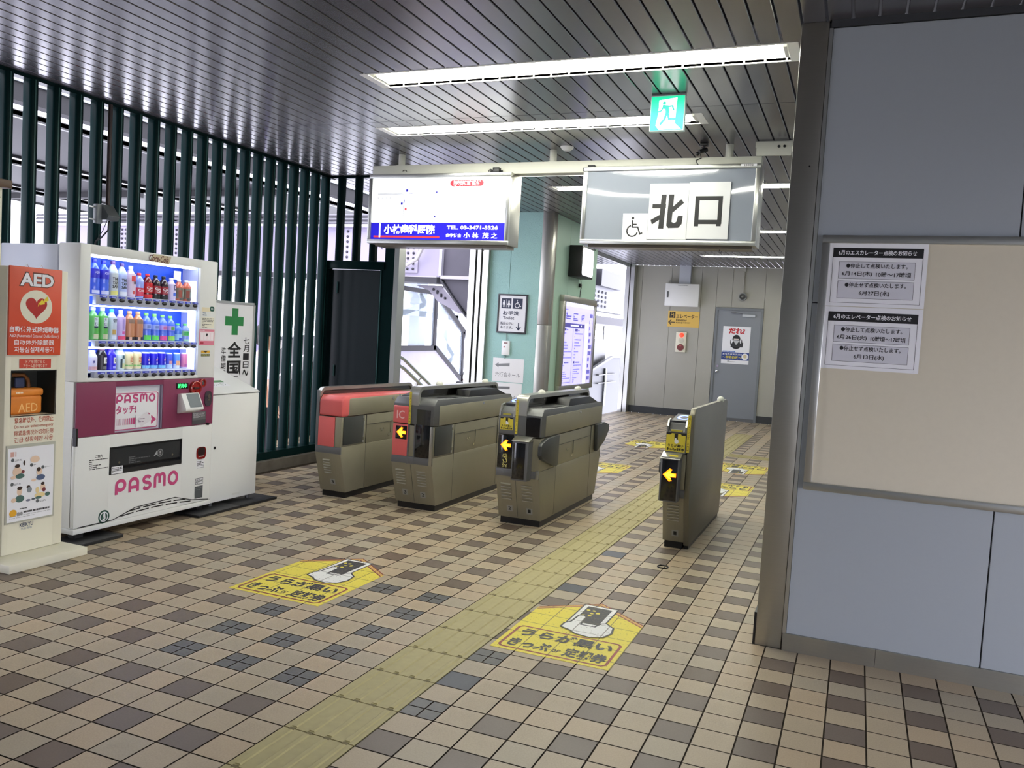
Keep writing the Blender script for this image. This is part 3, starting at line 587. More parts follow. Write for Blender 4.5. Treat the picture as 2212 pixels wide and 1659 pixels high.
# ================================================================== DEFIBRILLATOR STAND
A = thing('defibrillator_stand', 'cream defibrillator stand with an orange red top sign and a window box', 'defibrillator stand', (-2.53, 1.06, 0), LEFT)
M_AC = mat('stand_cream', (226, 222, 200), 0.38); M_AR = mat('sign_orange_red', (206, 74, 42), 0.45); M_ART = mat('red_brown_print', (176, 74, 44), 0.5)
WX = (.05, .33, .835, 1.09)
mb = MB(); bx0, bx1, bd = .012, .395, .18
mb.box(bx0, WX[0], 0, bd, .05, 1.672, M_AC, .004); mb.box(WX[1], bx1, 0, bd, .05, 1.672, M_AC, .004); mb.box(WX[0] - .005, WX[1] + .005, .0005, bd, .05, WX[2], M_AC); mb.box(WX[0] - .005, WX[1] + .005, .0005, bd, WX[3], 1.6715, M_AC)
mb.box(bx0, bx1, bd - .01, bd, .05, 1.67, M_AC)
mb.box(bx1, bx1 + .004, .03, bd, .06, 1.66, M_AC); mb.build('body', A)
mb = MB(); M_WD = flat(40, 42, 36)
mb.box(WX[0], WX[1], .155, .165, WX[2], WX[3], M_WD); mb.box(WX[0], WX[0] + .002, .003, .16, WX[2], WX[3], M_WD); mb.box(WX[1] - .002, WX[1], .003, .16, WX[2], WX[3], M_WD); mb.box(WX[0], WX[1], .003, .16, WX[3] - .002, WX[3], M_WD); mb.build('window_back', A)
mb = MB(); mb.ring(WX[0] - .004, WX[1] + .004, WX[2] - .004, WX[3] + .004, .005, -.0008, flat(30, 28, 26)); mb.build('window_rim', A)
mb = MB(); mb.box(-.08, .42, -.19, .36, 0, .048, M_AC, .005); mb.build('base_plate', A)
S_ = (.018, .345, 1.181, 1.675)
mb = MB(); mb.box(S_[0], S_[1], -.014, -.001, S_[2], S_[3], M_AR, .002)
for x in (.11, .20): mb.tube([(x, -.008, S_[3]), (x + .012, -.008, S_[3] + .018), (x + .024, -.008, S_[3])], .0015, M_CHROME, 6)
sg = mb.build('top_sign', A, 'orange red sign board')
mb = MB(); y = -.0145
sx = lambda u: S_[0] + (u - 45) / (488 - 45) * (S_[1] - S_[0]); sz = lambda v: S_[3] - (v - 310) / (1050 - 310) * (S_[3] - S_[2])
mb.text('AED', sx(118), sx(422), sz(475), sz(350), y, flat(90, 40, 24), .075); mb.text('AED', sx(128), sx(414), sz(468), sz(360), y - .0006, M_PAPER, .035)
mb.disc((sx(268)), sz(640), (sx(402) - sx(130)) / 2, y, M_AC, 40, (sz(500) - sz(782)) / 2)
hp = []
for k in range(40):
    t = 2 * PI * k / 40; hp.append((sx(268) + .0042 * 16 * math.sin(t) ** 3, sz(640) + .0042 * (13 * math.cos(t) - 5 * math.cos(2 * t) - 2 * math.cos(3 * t) - math.cos(4 * t))))
mb.poly(hp, y - .0006, mat('heart_red', (168, 28, 24), .45))
bolt = [(sx(u), sz(v)) for u, v in ((358, 545), (372, 580), (335, 600), (340, 612), (300, 622), (296, 612), (278, 640), (285, 600), (290, 606), (318, 570), (322, 590))]
mb.poly(bolt, y - .001, mat('bolt_yellow', (226, 206, 50), .45))
mb.text('自動体外式除細動器', sx(52), sx(468), sz(860), sz(808), y, M_PAPER, .02); mb.text('AED (Automated External Defibrillator)', sx(52), sx(468), sz(908), sz(874), y, M_PAPER, .005)
mb.text('自动体外除颤器', sx(92), sx(428), sz(965), sz(920), y, M_PAPER, .01); mb.text('자동심실제세동기', sx(92), sx(428), sz(1028), sz(980), y, M_PAPER, .015)
mb.build('lettering', sg)
mb = MB(); mb.rect(.095, .295, 1.105, 1.158, -.0008, mat('label_red', (190, 66, 48), .45)); mb.text('ドアを開けると', .135, .255, 1.133, 1.153, -.0012, M_AC); mb.text('アラーム音が鳴ります', .12, .27, 1.109, 1.13, -.0012, M_AC)
mb.text('緊急時以外、使用禁止', .075, .32, .793, .826, -.0008, M_ART, .012); mb.text('Do not use unless emergency', .075, .32, .760, .783, -.0008, M_ART, .004)
mb.text('除紧急情况外切勿使用', .075, .32, .722, .752, -.0008, M_ART, .008); mb.text('긴급 상황에만 사용', .075, .32, .684, .714, -.0008, M_ART, .008)
mb.text('KEIKYU', .12, .205, .194, .218, -.0008, flat(70, 80, 100), .02); mb.text('京急電鉄', .127, .198, .178, .190, -.0008, flat(120, 130, 150))
mb.build('lettering', A)
# instruction poster
px_ = lambda u: .025 + (u - 95) / (772 - 95) * .31; pz_ = lambda v, u=430: .672 - (v - 215 + (u - 95) * .118) / (1275 - 215) * .445
mb = MB(); mb.box(.025, .335, -.006, -.001, .225, .672, mat('clear_rim', (176, 176, 160), .3), .002); mb.rect(.035, .325, .235, .655, -.0064, M_PAPER); po = mb.build('instruction_poster', A)
mb = MB(); y = -.0068; R_ = lambda u, v: (px_(u), pz_(v, u))
mb.scrawl(px_(150), px_(730), pz_(340, 430), pz_(255, 430), 1, y, flat(206, 160, 150), .8, 2)
skin, grn, hair_, mar, yel, blu = flat(224, 196, 170), flat(72, 104, 96), flat(56, 40, 34), flat(120, 54, 58), flat(228, 206, 150), flat(76, 92, 124)
def blob(u, v, ru, rv, m, dy=0): mb.disc(px_(u), pz_(v, u), ru * .000458, y - dy, m, 18, rv * .00042)
for u, v in ((180, 405), (437, 470), (596, 500), (178, 732), (528, 972)): blob(u, v, 22, 24, flat(90, 94, 96)); mb.scrawl(px_(u + 26), px_(u + 120), pz_(v + 14, u + 70), pz_(v - 16, u + 70), 2, y, flat(120, 120, 120), .4, u)
for (u, v, ru, rv, m) in ((240, 560, 60, 66, skin), (280, 620, 62, 34, grn), (243, 482, 36, 24, hair_), (190, 640, 34, 24, skin), (335, 440, 14, 34, hair_), (320, 560, 22, 24, mar), (480, 390, 66, 48, skin), (545, 560, 40, 50, skin), (565, 640, 62, 40, blu), (535, 530, 28, 30, hair_), (470, 680, 34, 18, skin), (280, 830, 36, 60, skin), (285, 930, 62, 50, grn), (283, 785, 36, 24, hair_), (205, 950, 36, 30, skin), (400, 770, 26, 20, hair_), (415, 810, 34, 40, flat(130, 136, 140)), (600, 780, 36, 50, skin), (617, 815, 26, 30, mar), (600, 730, 26, 22, hair_), (560, 890, 76, 36, yel), (525, 820, 26, 44, yel), (670, 880, 36, 30, grn), (540, 925, 46, 20, grn), (400, 955, 32, 16, flat(120, 122, 140)), (470, 940, 26, 14, flat(80, 90, 96))): blob(u, v, ru, rv, m, .0002 + .0000001 * v)
blob(198, 1125, 50, 50, flat(222, 164, 44)); blob(270, 1140, 24, 26, flat(150, 150, 150)); blob(310, 1135, 20, 26, flat(150, 150, 150))
mb.scrawl(px_(290), px_(625), pz_(1065, 450), pz_(1035, 450), 1, y, flat(90, 90, 90), .5, 3); mb.scrawl(px_(340), px_(710), pz_(1110, 520), pz_(1075, 520), 1, y, flat(70, 70, 70), .7, 8); mb.scrawl(px_(150), px_(720), pz_(1180, 430), pz_(1130, 430), 2, y, flat(170, 170, 166), .3, 5)
mb.build('poster_print', po)
# the bag behind the window
mb = MB(); mb.box(WX[0] + .015, .285, .045, .15, WX[2] + .001, .945, mat('orange_bag', (214, 124, 36), .6, noise=.1, nscale=30), .018, 3); bag = thing('defibrillator_bag', 'orange bag with a dark carry handle behind the window of the defibrillator stand', 'bag', (-2.53, 1.06, 0), LEFT)
mb.build('bag_body', bag)
mb = MB(); mb.box(WX[0] + .01, .29, .04, .152, .94, .985, mat('orange_bag_lid', (222, 132, 44), .55, noise=.08, nscale=30), .016, 3); mb.text('AED', .13, .25, .85, .90, .0445, flat(240, 190, 120)); mb.scrawl(.11, .24, .955, .97, 1, .0395, flat(244, 220, 190), .6, 3); mb.build('bag_lid', bag)
mb = MB(); mb.tube([(.09, .11, .985), (.095, .11, 1.03), (.13, .10, 1.06), (.2, .10, 1.06), (.235, .11, 1.03), (.24, .11, .985)], .011, flat(120, 72, 30), 10); mb.build('bag_handle', bag)
mb = MB(); mb.box(.14, .2, .085, .10, .985, 1.045, flat(54, 64, 96), .008); mb.box(.06, .11, .11, .135, .985, 1.05, flat(120, 130, 170), .01); mb.build('bag_pocket', bag)

# tall cream cabinet at the picture's edge
K = thing('tall_cabinet', 'tall cream cabinet edge with a brown wooden cap beside the defibrillator stand', 'cabinet', (-2.72, .6, 0), LEFT)
mb = MB(); mb.box(0, .573, 0, .32, 0, 2.115, M_AC, .003)
for z in (2.06, 1.84, 1.62, 1.4): mb.cyl((.556, .002, z), (.556, -.001, z), .005, M_INK, 10)
mb.box(.535, .539, -.0012, .001, 0, 2.1, flat(120, 116, 100)); mb.build('body', K)
mb = MB(); mb.box(-.02, .612, -.03, .34, 2.115, 2.16, mat('brown_wood', (84, 60, 34), .5, noise=.25, nscale=6, stretch=(1, 12, 12)), .004); mb.build('cap', K, 'brown wooden cap')
mb = MB(); mb.box(.50, .558, -.02, 0, .50, .63, flat(48, 50, 50), .004); mb.cyl((.545, -.02, .60), (.545, -.026, .60), .008, M_CHROME); mb.build('handle', K, 'black handle')
mb = MB(); mb.rect(.50, .56, .64, .675, -.001, M_PAPER); mb.scrawl(.505, .555, .645, .67, 2, -.0014, M_INK, .5, 2); mb.rect(.50, .556, .475, .49, -.001, flat(150, 70, 40)); mb.build('label_sticker', K)

# ================================================================== RECYCLING BIN, SAFETY BANNER
Bn = thing('recycling_bin', 'white recycling bin with a sloping lid between the vending machine and the louvres', 'bin', (-2.62, 2.80, 0), LEFT)
mb = MB(); mb.box(0, .52, 0, .46, .05, .868, M_VW, .004); mb.cyl((.035, 0, .47), (.035, -.004, .47), .011, M_BLACK, 12); mb.rect(.25, .33, .075, .09, -.0006, flat(206, 206, 200)); mb.build('body', Bn)
mb = MB(); mb.prism([(-.004, .874), (-.004, .884), (.44, 1.045), (.465, 1.045), (.465, .874)], 'x', -.003, .523, M_VW, .004); lid = mb.build('lid', Bn)
sl_ = lambda y: .884 + (y + .004) * .3626
mb = MB(); cc = oval(.17, .31, .10, .055); mb.add([(x, y, sl_(y) + .0016) for x, y in cc], [tuple(range(len(cc)))], M_BLACK); mb.build('opening', lid)
mb = MB(); mb.add([(x, y, sl_(y) + .0014) for x, y in ((.1, .1), (.3, .1), (.3, .2), (.1, .2))], [(0, 1, 2, 3)], M_PAPER); mb.add([(x, y, sl_(y) + .0018) for x, y in ((.1, .165), (.3, .165), (.3, .2), (.1, .2))], [(0, 1, 2, 3)], flat(96, 140, 96))
mb.text('ビン・カン', .12, .28, .112, .15, 0, flat(90, 120, 90), .0, fn=lambda p: (p[0], p[1], sl_(p[1]) + .0022)); mb.build('lid_label', lid)
for x, y in ((.05, .04), (.47, .04), (.05, .42), (.47, .42)):
    mb = MB(); mb.cyl((x, y, .02 if (x > .3 and y < .2) else 0), (x, y, .06), .016, M_STEELG); mb.build('foot', Bn)
G_ = thing('safety_banner', 'white safety week board with a green cross standing against the louvres', 'sign board', (-3.31, 3.36, 0), LEFT)
mb = MB(); mb.box(0, .70, 0, .02, .02, 1.595, M_PAPER); mb.build('board', G_)
mb = MB()
for a, b, c_, d_ in ((0, .7, 1.58, 1.6), (0, .7, 0, .02), (0, .015, 0, 1.6), (.685, .70, 0, 1.6)): mb.box(a, b, -.012, .03, c_, d_, M_ALU)
mb.build('frame', G_)
ix = lambda px: 3.682 + (px - 488) * .0059 - 3.36; iz = lambda py: 1.54 - (py - 667) * .00412
M_CR = mat('cross_green', (30, 122, 62), .45)
mb = MB(); mb.rect(ix(502.5), ix(516), iz(724), iz(667), -.0008, M_CR); mb.rect(ix(488), ix(528), iz(704), iz(684.5), -.0007, M_CR); mb.build('green_cross', G_, 'green cross')
mb = MB(); mb.vtext('七月一日〜', ix(530), ix(543), iz(815), iz(727), -.0008, M_INK, .015); mb.vtext('全国安全', ix(495), ix(525), iz(900), iz(735), -.0008, M_INK, .03); mb.vtext('準備期間', ix(482), ix(492), iz(815), iz(750), -.0008, M_INK, .01); mb.build('lettering', G_)
#@@PART3
# ================================================================== TICKET GATES
M_GD = mat('gate_dark_panel', (62, 64, 62), .42, .2); M_GB = mat('gate_black_glass', (12, 12, 14), .12, coat=.5); M_GH = mat('gate_hood_grey', (104, 105, 104), .38, .5)
M_ARROW = mat('arrow_orange', (255, 150, 20), .4, emit=(255, 120, 10), estr=3.2); M_ARROWC = mat('arrow_core', (255, 200, 60), .4, emit=(255, 176, 40), estr=3.6)
M_PIC = mat('ic_blue_light', (120, 150, 255), .4, emit=(120, 150, 255), estr=2.2)
GY = 3.69; GL = 1.60
def arrow(mb, cx, cz, w, y):
    h = w * 1.0
    pts = [(-.5, 0), (.0, .5), (.22, .42), (-.02, .15), (.5, .15), (.5, -.15), (-.02, -.15), (.22, -.42), (.0, -.5)]
    mb.poly([(cx + a * w, cz + b * h) for a, b in pts], y, M_ARROW); mb.poly([(cx + a * w * .72 - .006 * w, cz + b * h * .62) for a, b in pts], y - .0004, M_ARROWC)
def vent(g, xc, z0, z1, w, lab=None):
    mb = MB(); n = 6
    for k in range(n):
        z = z1 - (z1 - z0) * k / (n - 1); y = .1 * (1 - (z - .05) / .33)
        mb.prism([(y + .006, z - .010), (y - .007, z - .004), (y - .001, z + .004), (y + .006, z + .004)], 'x', xc - w / 2, xc + w / 2, M_STEELD)
        mb.prism([(y - .0072, z - .006), (y - .0072, z - .003), (y - .004, z - .003)], 'x', xc - w / 2 + .002, xc + w / 2 - .002, M_ALU)
    mb.build('vent', g)
def plate(g, xc, zc, t):
    yf = lambda z: .1 * (1 - (z - .05) / .33) - .0012
    mb = MB(); s_ = .024
    mb.add([(xc - s_, yf(zc - s_), zc - s_), (xc + s_, yf(zc - s_), zc - s_), (xc + s_, yf(zc + s_), zc + s_), (xc - s_, yf(zc + s_), zc + s_)], [(0, 1, 2, 3)], flat(150, 150, 142))
    mb.text(t, xc - .011, xc + .011, zc - .014, zc + .014, 0, M_INK, .02, fn=lambda p: (p[0], yf(p[1]) - .0008, p[1])); mb.build('number_plate', g)
def gate_body(g, w, halves, rail=None, hood=M_GH, top=.905):
    # profile along the passage: the lower ends slope inward, mirrored at both ends
    mb = MB(); mb.box(.012, w - .012, .115, GL - .115, 0, .052, M_BLACK); mb.build('plinth', g)
    low = [(.10, .05), (0, .38), (0, .44), (GL, .44), (GL, .38), (GL - .10, .05)]
    mb = MB(); mb.prism(low, 'x', 0, w, M_STEELD, .004); 
    mb.box(-.001, w + .001, .38, .382, .06, .69, M_GD); mb.box(-.001, w + .001, 1.28, 1.282, .06, .69, M_GD); mb.build('lower_body', g)
    mb = MB(); mb.box(-.001, w + .001, -.002, .012, .382, .44, M_STEELG, .002); mb.box(-.001, w + .001, GL - .012, GL + .002, .382, .44, M_STEELG, .002); mb.build('trim_band', g)
    mb = MB(); mb.box(.004, w - .004, .004, GL - .004, .44, .688, M_STEELD, .003)
    for x in (0, w):
        e = .001 if x else -.001
        mb.box(x - .0012, x + .0012, .39, 1.27, .602, .605, M_GD); mb.box(x - .0012, x + .0012, .345, .349, .44, .69, M_ALU)
    mb.build('middle_body', g)
    mb = MB(); mb.prism([(0.01, .694), (0.0, .70), (0.0, top - .05), (.05, top), (GL - .05, top - .02), (GL, top - .06), (GL, .70), (GL - .01, .694)], 'x', 0, w, hood, .006)
    mb.build('hood', g)
    mb = MB(); mb.box(-.003, w + .003, .09, GL - .02, .695, top - .055, M_STEELD, .004); mb.cyl((w + .002, .92, .835), (w + .007, .92, .835), .012, M_CHROME, 14); mb.ring(.9 - .9, .0, 0, 0, 0, 0, M_GD) if False else None
    mb.build('side_cover', g)
    mb = MB()
    for y, z, r_ in ((.76, .485, .011), (.64, .535, .006), (.66, .55, .006), (.62, .55, .006)): mb.cyl((w, y, z), (w + .004, y, z), r_, M_CHROME, 12)
    mb.box(w, w + .002, .79, .796, .50, .61, M_GD); mb.build('lock', g)
def rail(g, x0, x1, ytop0=.0, top=1.005, y1=1.57, base=.85, dark=True):
    # arched hand rail: a hoop of flat steel with a dark smoked infill
    r_ = .075; out = []; inn = []; t = .028
    yA, yB = ytop0, y1
    for k in range(9): a = PI - PI / 2 * k / 8; out.append((yA + r_ + r_ * math.cos(a), top - r_ + r_ * math.sin(a))); inn.append((yA + r_ + (r_ - t) * math.cos(a), top - r_ + (r_ - t) * math.sin(a)))
    for k in range(9): a = PI / 2 - PI / 2 * k / 8; out.append((yB - r_ + r_ * math.cos(a), top - .01 - r_ + r_ * math.sin(a))); inn.append((yB - r_ + (r_ - t) * math.cos(a), top - .01 - r_ + (r_ - t) * math.sin(a)))
    out = [(yA, base)] + out + [(yB, base)]; inn = [(yA + t, base)] + inn + [(yB - t, base)]
    n = len(out); mb = MB(); vs = [(x, p[0], p[1]) for x in (x0, x1) for p in out] + [(x, p[0], p[1]) for x in (x0, x1) for p in inn]; fs = []
    for i in range(n - 1): fs += [(i, i + 1, n + i + 1, n + i), (2 * n + i, 3 * n + i, 3 * n + i + 1, 2 * n + i + 1), (i, 2 * n + i, 2 * n + i + 1, i + 1), (n + i, n + i + 1, 3 * n + i + 1, 3 * n + i)]
    fs += [(0, n, 3 * n, 2 * n), (n - 1, 3 * n - 1, 4 * n - 1, 2 * n - 1)]
    mb.add(vs, fs, M_STEEL, True); o = mb.build('rail_hoop', g)
    if dark:
        mb = MB(); mb.prism(inn, 'x', (x0 + x1) / 2 - .006, (x0 + x1) / 2 + .006, mat('smoked_panel', (22, 20, 18), .15, coat=.3)); mb.build('rail_infill', g)
    return o
def flap_recess(g, x, y0=.03, y1=.345):
    mb = MB(); mb.box(x - .002, x + .004, y0, y1 - .02, .455, .688, M_GD, .002); mb.box(x - .001, x + .006, y1 - .02, y1, .50, .64, M_ALU, .001); mb.box(x - .001, x + .005, y1 - .03, y1 - .006, .455, .475, M_ALU); mb.box(x - .001, x + .005, y1 - .03, y1 - .006, .665, .685, M_ALU); mb.build('gate_flap', g)
def hex_flap(g, x, y0, y1, th=.03):
    mb = MB(); mb.prism([(y1, .695), (y0 + .14, .69), (y0 + .02, .66), (y0, .64), (y0 + .0, .57), (y0 + .03, .54), (y1 - .10, .46), (y1 - .02, .452), (y1, .47)], 'x', x - .002, x + th, M_GD, .006); mb.build('gate_flap', g)
def lamp_dome(g, x, y, z=1.003):
    mb = MB(); mb.ell((x, y, z), (.03, .045, .028), mat('dome_white', (226, 226, 210), .3), 16, 8); mb.build('indicator_dome', g)
def stripe(g, x, w_, z0, z1, y=-.0015):
    mb = MB(); mb.rect(x - w_ / 2, x + w_ / 2, z0, z1, y, M_YELLOW); mb.vtext('きっぷ投入口', x - w_ * .32, x + w_ * .32, z0 + .01, z1 - .01, y - .0004, flat(120, 100, 30)); mb.build('yellow_strip', g)
def ticket_sign(g, x0, x1, z0, z1, y):
    mb = MB(); w = x1 - x0; h = z1 - z0; X = lambda u: x0 + u * w; Z = lambda v: z0 + v * h
    mb.rect(x0, x1, z0, z1, y, M_YELLOW); mb.poly([(X(0), Z(1)), (X(0), Z(.88)), (X(.2), Z(.88)), (X(.28), Z(.96)), (X(.72), Z(.96)), (X(.8), Z(.88)), (X(1), Z(.88)), (X(1), Z(1))], y - .0003, M_INK)
    mb.poly([(X(.42), Z(.95)), (X(.42), Z(.62)), (X(.47), Z(.62)), (X(.47), Z(.72)), (X(.53), Z(.72)), (X(.53), Z(.62)), (X(.6), Z(.62)), (X(.6), Z(.95))], y - .0006, M_INK); mb.disc(X(.54), Z(.54), .11 * w, y - .0009, M_PAPER, 16, .12 * h); mb.rect(X(.44), X(.53), Z(.55), Z(.72), y - .0012, M_PAPER)
    mb.text('うらが黒い', X(.1), X(.92), Z(.24), Z(.40), y - .0006, M_INK, .03); mb.text('きっぷor定期券', X(.06), X(.96), Z(.04), Z(.21), y - .0006, M_INK, .04); mb.build('ticket_sticker', g)
def ticket_mouth(g, x0, x1, z, y0=.0):
    mb = MB(); mb.prism([(y0, z - .01), (y0 + .005, z + .035), (y0 + .03, z + .075), (y0 + .09, z + .085), (y0 + .09, z - .01)], 'x', x0, x0 + .012, M_STEEL); mb.prism([(y0, z - .01), (y0 + .005, z + .035), (y0 + .03, z + .075), (y0 + .09, z + .085), (y0 + .09, z - .01)], 'x', x1 - .012, x1, M_STEEL)
    mb.prism([(y0 + .004, z - .01), (y0 + .03, z + .015), (y0 + .06, z + .05), (y0 + .09, z + .055), (y0 + .09, z - .01)], 'x', x0 + .01, x1 - .01, M_BLACK); mb.box(x0 + .03, x1 - .03, y0 + .002, y0 + .02, z + .0, z + .012, flat(170, 160, 60)); mb.build('ticket_slot', g)
def ic_reader(g, x0, x1, z, y0=.09, lit=True):
    mb = MB(); mb.prism([(y0, z - .02), (y0, z + .028), (y0 + .22, z + .06), (y0 + .26, z + .05), (y0 + .26, z - .02)], 'x', x0, x1, flat(36, 38, 42), .004); o = mb.build('card_reader', g)
    if lit:
        mb = MB(); f = lambda p: (p[0], p[1], z + .028 + (p[1] - y0) * .1455 + .0012); xc = (x0 + x1) / 2; yc = y0 + .11
        ring_o = [(xc + .048 * math.cos(2 * PI * k / 28), yc + .07 * math.sin(2 * PI * k / 28)) for k in range(28)]; ring_i = [(xc + .028 * math.cos(2 * PI * k / 28), yc + .045 * math.sin(2 * PI * k / 28)) for k in range(28)]
        mb.add([f(p) for p in ring_o + ring_i], [(k, (k + 1) % 28, 28 + (k + 1) % 28, 28 + k) for k in range(28)], M_PIC); mb.build('reader_ring', o, 'blue glowing ring')
def top_unit(g, x0, x1):
    mb = MB(); mb.prism([(.62, .89), (.66, .958), (1.20, .955), (1.45, .892), (1.45, .88), (.62, .88)], 'x', x0, x1, M_BLACK, .004); mb.box(x0 + .02, x1 - .02, .25, .42, .89, .9075, M_BLACK); mb.box(x0 + .02, x1 - .02, .30, .60, .895, .9065, M_GD); mb.build('top_unit', g)

# lane three, single unit by the louvres
g1 = thing('ticket_gate', 'slim ticket gate with a pink hood and a blank pink front, nearest the green door', 'ticket gate', (-2.32, GY, 0), 0, 'ticket gates across the passage'); w = .25
gate_body(g1, w, 1, hood=M_SALMON, top=.862)
rail(g1, -.004, .03, .0, .925, 1.57, .44)
mb = MB(); mb.box(.026, .185, -.005, .004, .44, .686, M_SALMON, .002); mb.build('front_panel', g1, 'plain pink front panel')
mb = MB(); mb.box(-.001, .026, -.006, .01, .44, .9, M_STEELG, .002); mb.box(.19, .25, -.004, .01, .44, .69, M_STEELD, .004); mb.build('corner_post', g1)
mb = MB(); mb.box(.0, w + .006, .09, GL - .06, .70, .845, M_STEELD, .012); mb.cyl((w + .006, .80, .815), (w + .010, .80, .815), .014, M_CHROME, 14); mb.build('hood_side', g1)
mb = MB(); mb.prism([(-.006, .70), (-.006, .83), (.03, .862), (.12, .866), (.12, .70)], 'x', .03, w + .004, M_SALMON, .012); mb.build('hood_nose', g1, 'pink rounded hood nose')
flap_recess(g1, w); vent(g1, .105, .215, .325, .07); plate(g1, .14, .135, '3')

# lanes three and two
g2 = thing('ticket_gate', 'wide ticket gate with pink left face, lit arrow and letters IC', 'ticket gate', (-1.585, GY, 0), 0, 'ticket gates across the passage'); w = .365
gate_body(g2, w, 2, top=.908)
rail(g2, .14, .225, -.004, 1.0)
mb = MB(); mb.box(.004, .138, -.006, .004, .44, .692, M_SALMON, .002); mb.build('front_panel', g2, 'pink lower front panel')
mb = MB(); mb.prism([(-.008, .70), (-.008, .83), (.05, .886), (.12, .886), (.12, .70)], 'x', 0, .138, M_SALMON, .008); mb.text('IC', .035, .105, .735, .80, -.0086, flat(236, 190, 186), .012); mb.build('hood_nose', g2, 'pink hood nose lettered IC')
mb = MB(); mb.box(.030, .132, -.008, -.004, .572, .678, M_GB, .001); arrow(mb, .082, .626, .085, -.009); mb.build('arrow_display', g2, 'black square display with an orange arrow')
mb = MB(); mb.box(.21, .335, -.005, .004, .44, .70, M_GB, .001); mb.box(.215, .335, -.004, .004, .70, .82, M_GB); mb.build('display_panel', g2, 'black glass panel')
mb = MB(); mb.box(.336, .366, -.006, .01, .382, .692, M_STEEL, .006); mb.box(.139, .150, -.004, .004, .38, .70, M_STEELG); mb.box(.196, .206, -.004, .004, .38, .70, M_STEELG); mb.box(.1735, .1765, -.0015, .005, .385, .44, M_GD); mb.build('corner_post', g2)
mb = MB(); mb.prism([(.098, .06), (.0, .375), (-.001, .375), (.097, .06)], 'x', .174, .1765, M_GD); mb.build('front_seam', g2)
stripe(g2, .1505, .02, .70, .955, -.0055); flap_recess(g2, w)
vent(g2, .075, .21, .325, .08); vent(g2, .265, .21, .325, .08); plate(g2, .10, .135, '3'); plate(g2, .262, .13, '2')
top_unit(g2, .23, .36); ic_reader(g2, .01, .135, .885, .1, False); lamp_dome(g2, .18, .42); lamp_dome(g2, .18, 1.35, .995)

# lanes two and one
g3 = thing('ticket_gate', 'wide ticket gate with a protruding black box and an open grey flap on its side', 'ticket gate', (-.668, GY, 0), 0, 'ticket gates across the passage'); w = .348
gate_body(g3, w, 2, top=.908)
rail(g3, .13, .225, -.004, 1.005)
mb = MB(); mb.box(.006, .134, -.005, .004, .445, .692, M_GB, .001); arrow(mb, .07, .617, .085, -.0056); zc = .535
for k, ch in enumerate('きっぷ'):
    # characters lie on their side, reading downward
    mb.text(ch, -.018, .018, -.02, .02, 0, flat(214, 204, 120), .02, fn=lambda p, k=k: (.07 + p[1], -.0058, .535 - k * .034 - p[0]))
mb.build('arrow_display', g3, 'black display with an orange arrow and yellow characters')
ticket_sign(g3, .014, .118, .733, .828, -.0015); ticket_mouth(g3, .002, .128, .845, -.004); ic_reader(g3, .008, .125, .90, .10, True)
stripe(g3, .148, .02, .71, .965, -.0055)
mb = MB(); mb.box(.226, .336, -.004, .004, .70, .845, M_GB); mb.build('display_panel', g3, 'black glass panel')
mb = MB(); mb.box(.155, .285, -.085, .01, .372, .668, M_STEELG, .006); mb.prism([(-.09, .665), (-.09, .672), (.0, .70), (.03, .70), (.03, .665)], 'x', .15, .29, M_STEEL, .003); mb.box(.166, .262, -.089, -.084, .385, .655, M_GB, .001); mb.build('sensor_box', g3, 'black faced box standing out from the gate')
mb = MB(); mb.box(.32, .349, -.006, .01, .382, .45, M_STEEL, .006); mb.box(.134, .144, -.004, .004, .38, .70, M_STEELG); mb.build('corner_post', g3)
mb = MB(); mb.prism([(.098, .06), (.0, .375), (-.001, .375), (.097, .06)], 'x', .16, .1625, M_GD); mb.build('front_seam', g3)
hex_flap(g3, w, -.05, .345); mb = MB(); mb.prism([(1.38, .69), (1.60, .70), (1.75, .67), (1.76, .61), (1.62, .52), (1.40, .45)], 'x', w - .002, w + .03, M_GD, .006); mb.build('gate_flap', g3)
vent(g3, .08, .205, .325, .085); vent(g3, .25, .205, .325, .085); plate(g3, .10, .125, '2'); plate(g3, .262, .12, '1')
top_unit(g3, .23, .343); lamp_dome(g3, .178, .42); lamp_dome(g3, .178, 1.35, .998)

# lane one, outer unit with its tall steel side
g4 = thing('ticket_gate', 'slim ticket gate with a tall plain steel side panel beside the yellow strip', 'ticket gate', (.615, GY, 0), 0, 'ticket gates across the passage'); w = .15
gate_body(g4, w, 1, top=.84)
r_ = .07; pr = [(.10, .03), (.0, .38), (0.0, .945)] + [(r_ * (1 - math.cos(PI / 2 * k / 8)), .945 + r_ * math.sin(PI / 2 * k / 8)) for k in range(9)] + [(1.49, 1.008), (1.555, .99), (1.56, .80), (GL - .06, .38), (GL - .10, .03)]
mb = MB(); mb.prism(pr, 'x', .150, .186, mat('side_steel', (120, 116, 102), .38, .6, noise=.05, nscale=8, stretch=(20, 1, 1)), .004); mb.build('side_panel', g4, 'tall plain steel side panel')
mb = MB(); mb.box(.152, .18, .13, GL - .13, 0, .05, M_BLACK); mb.build('plinth', g4)
mb = MB(); mb.box(-.012, .118, -.085, .01, .362, .672, M_STEELG, .005); mb.prism([(-.09, .658), (-.09, .664), (.0, .70), (.03, .70), (.03, .658)], 'x', -.016, .122, M_STEEL, .003); mb.box(.0, .108, -.089, -.084, .372, .655, M_GB, .001); arrow(mb, .055, .55, .092, -.0896); mb.build('arrow_display', g4, 'black display with an orange arrow standing out from the gate')
mb = MB(); mb.prism([(.01, .64), (-.03, .65), (-.05, .62), (-.05, .56), (.03, .52)], 'x', -.03, -.002, M_GD, .004); mb.build('gate_flap', g4)
ticket_sign(g4, .0, .134, .705, .838, -.0085); mb = MB(); mb.box(-.002, .138, -.008, .01, .695, .842, M_STEELG); mb.build('front_panel', g4)
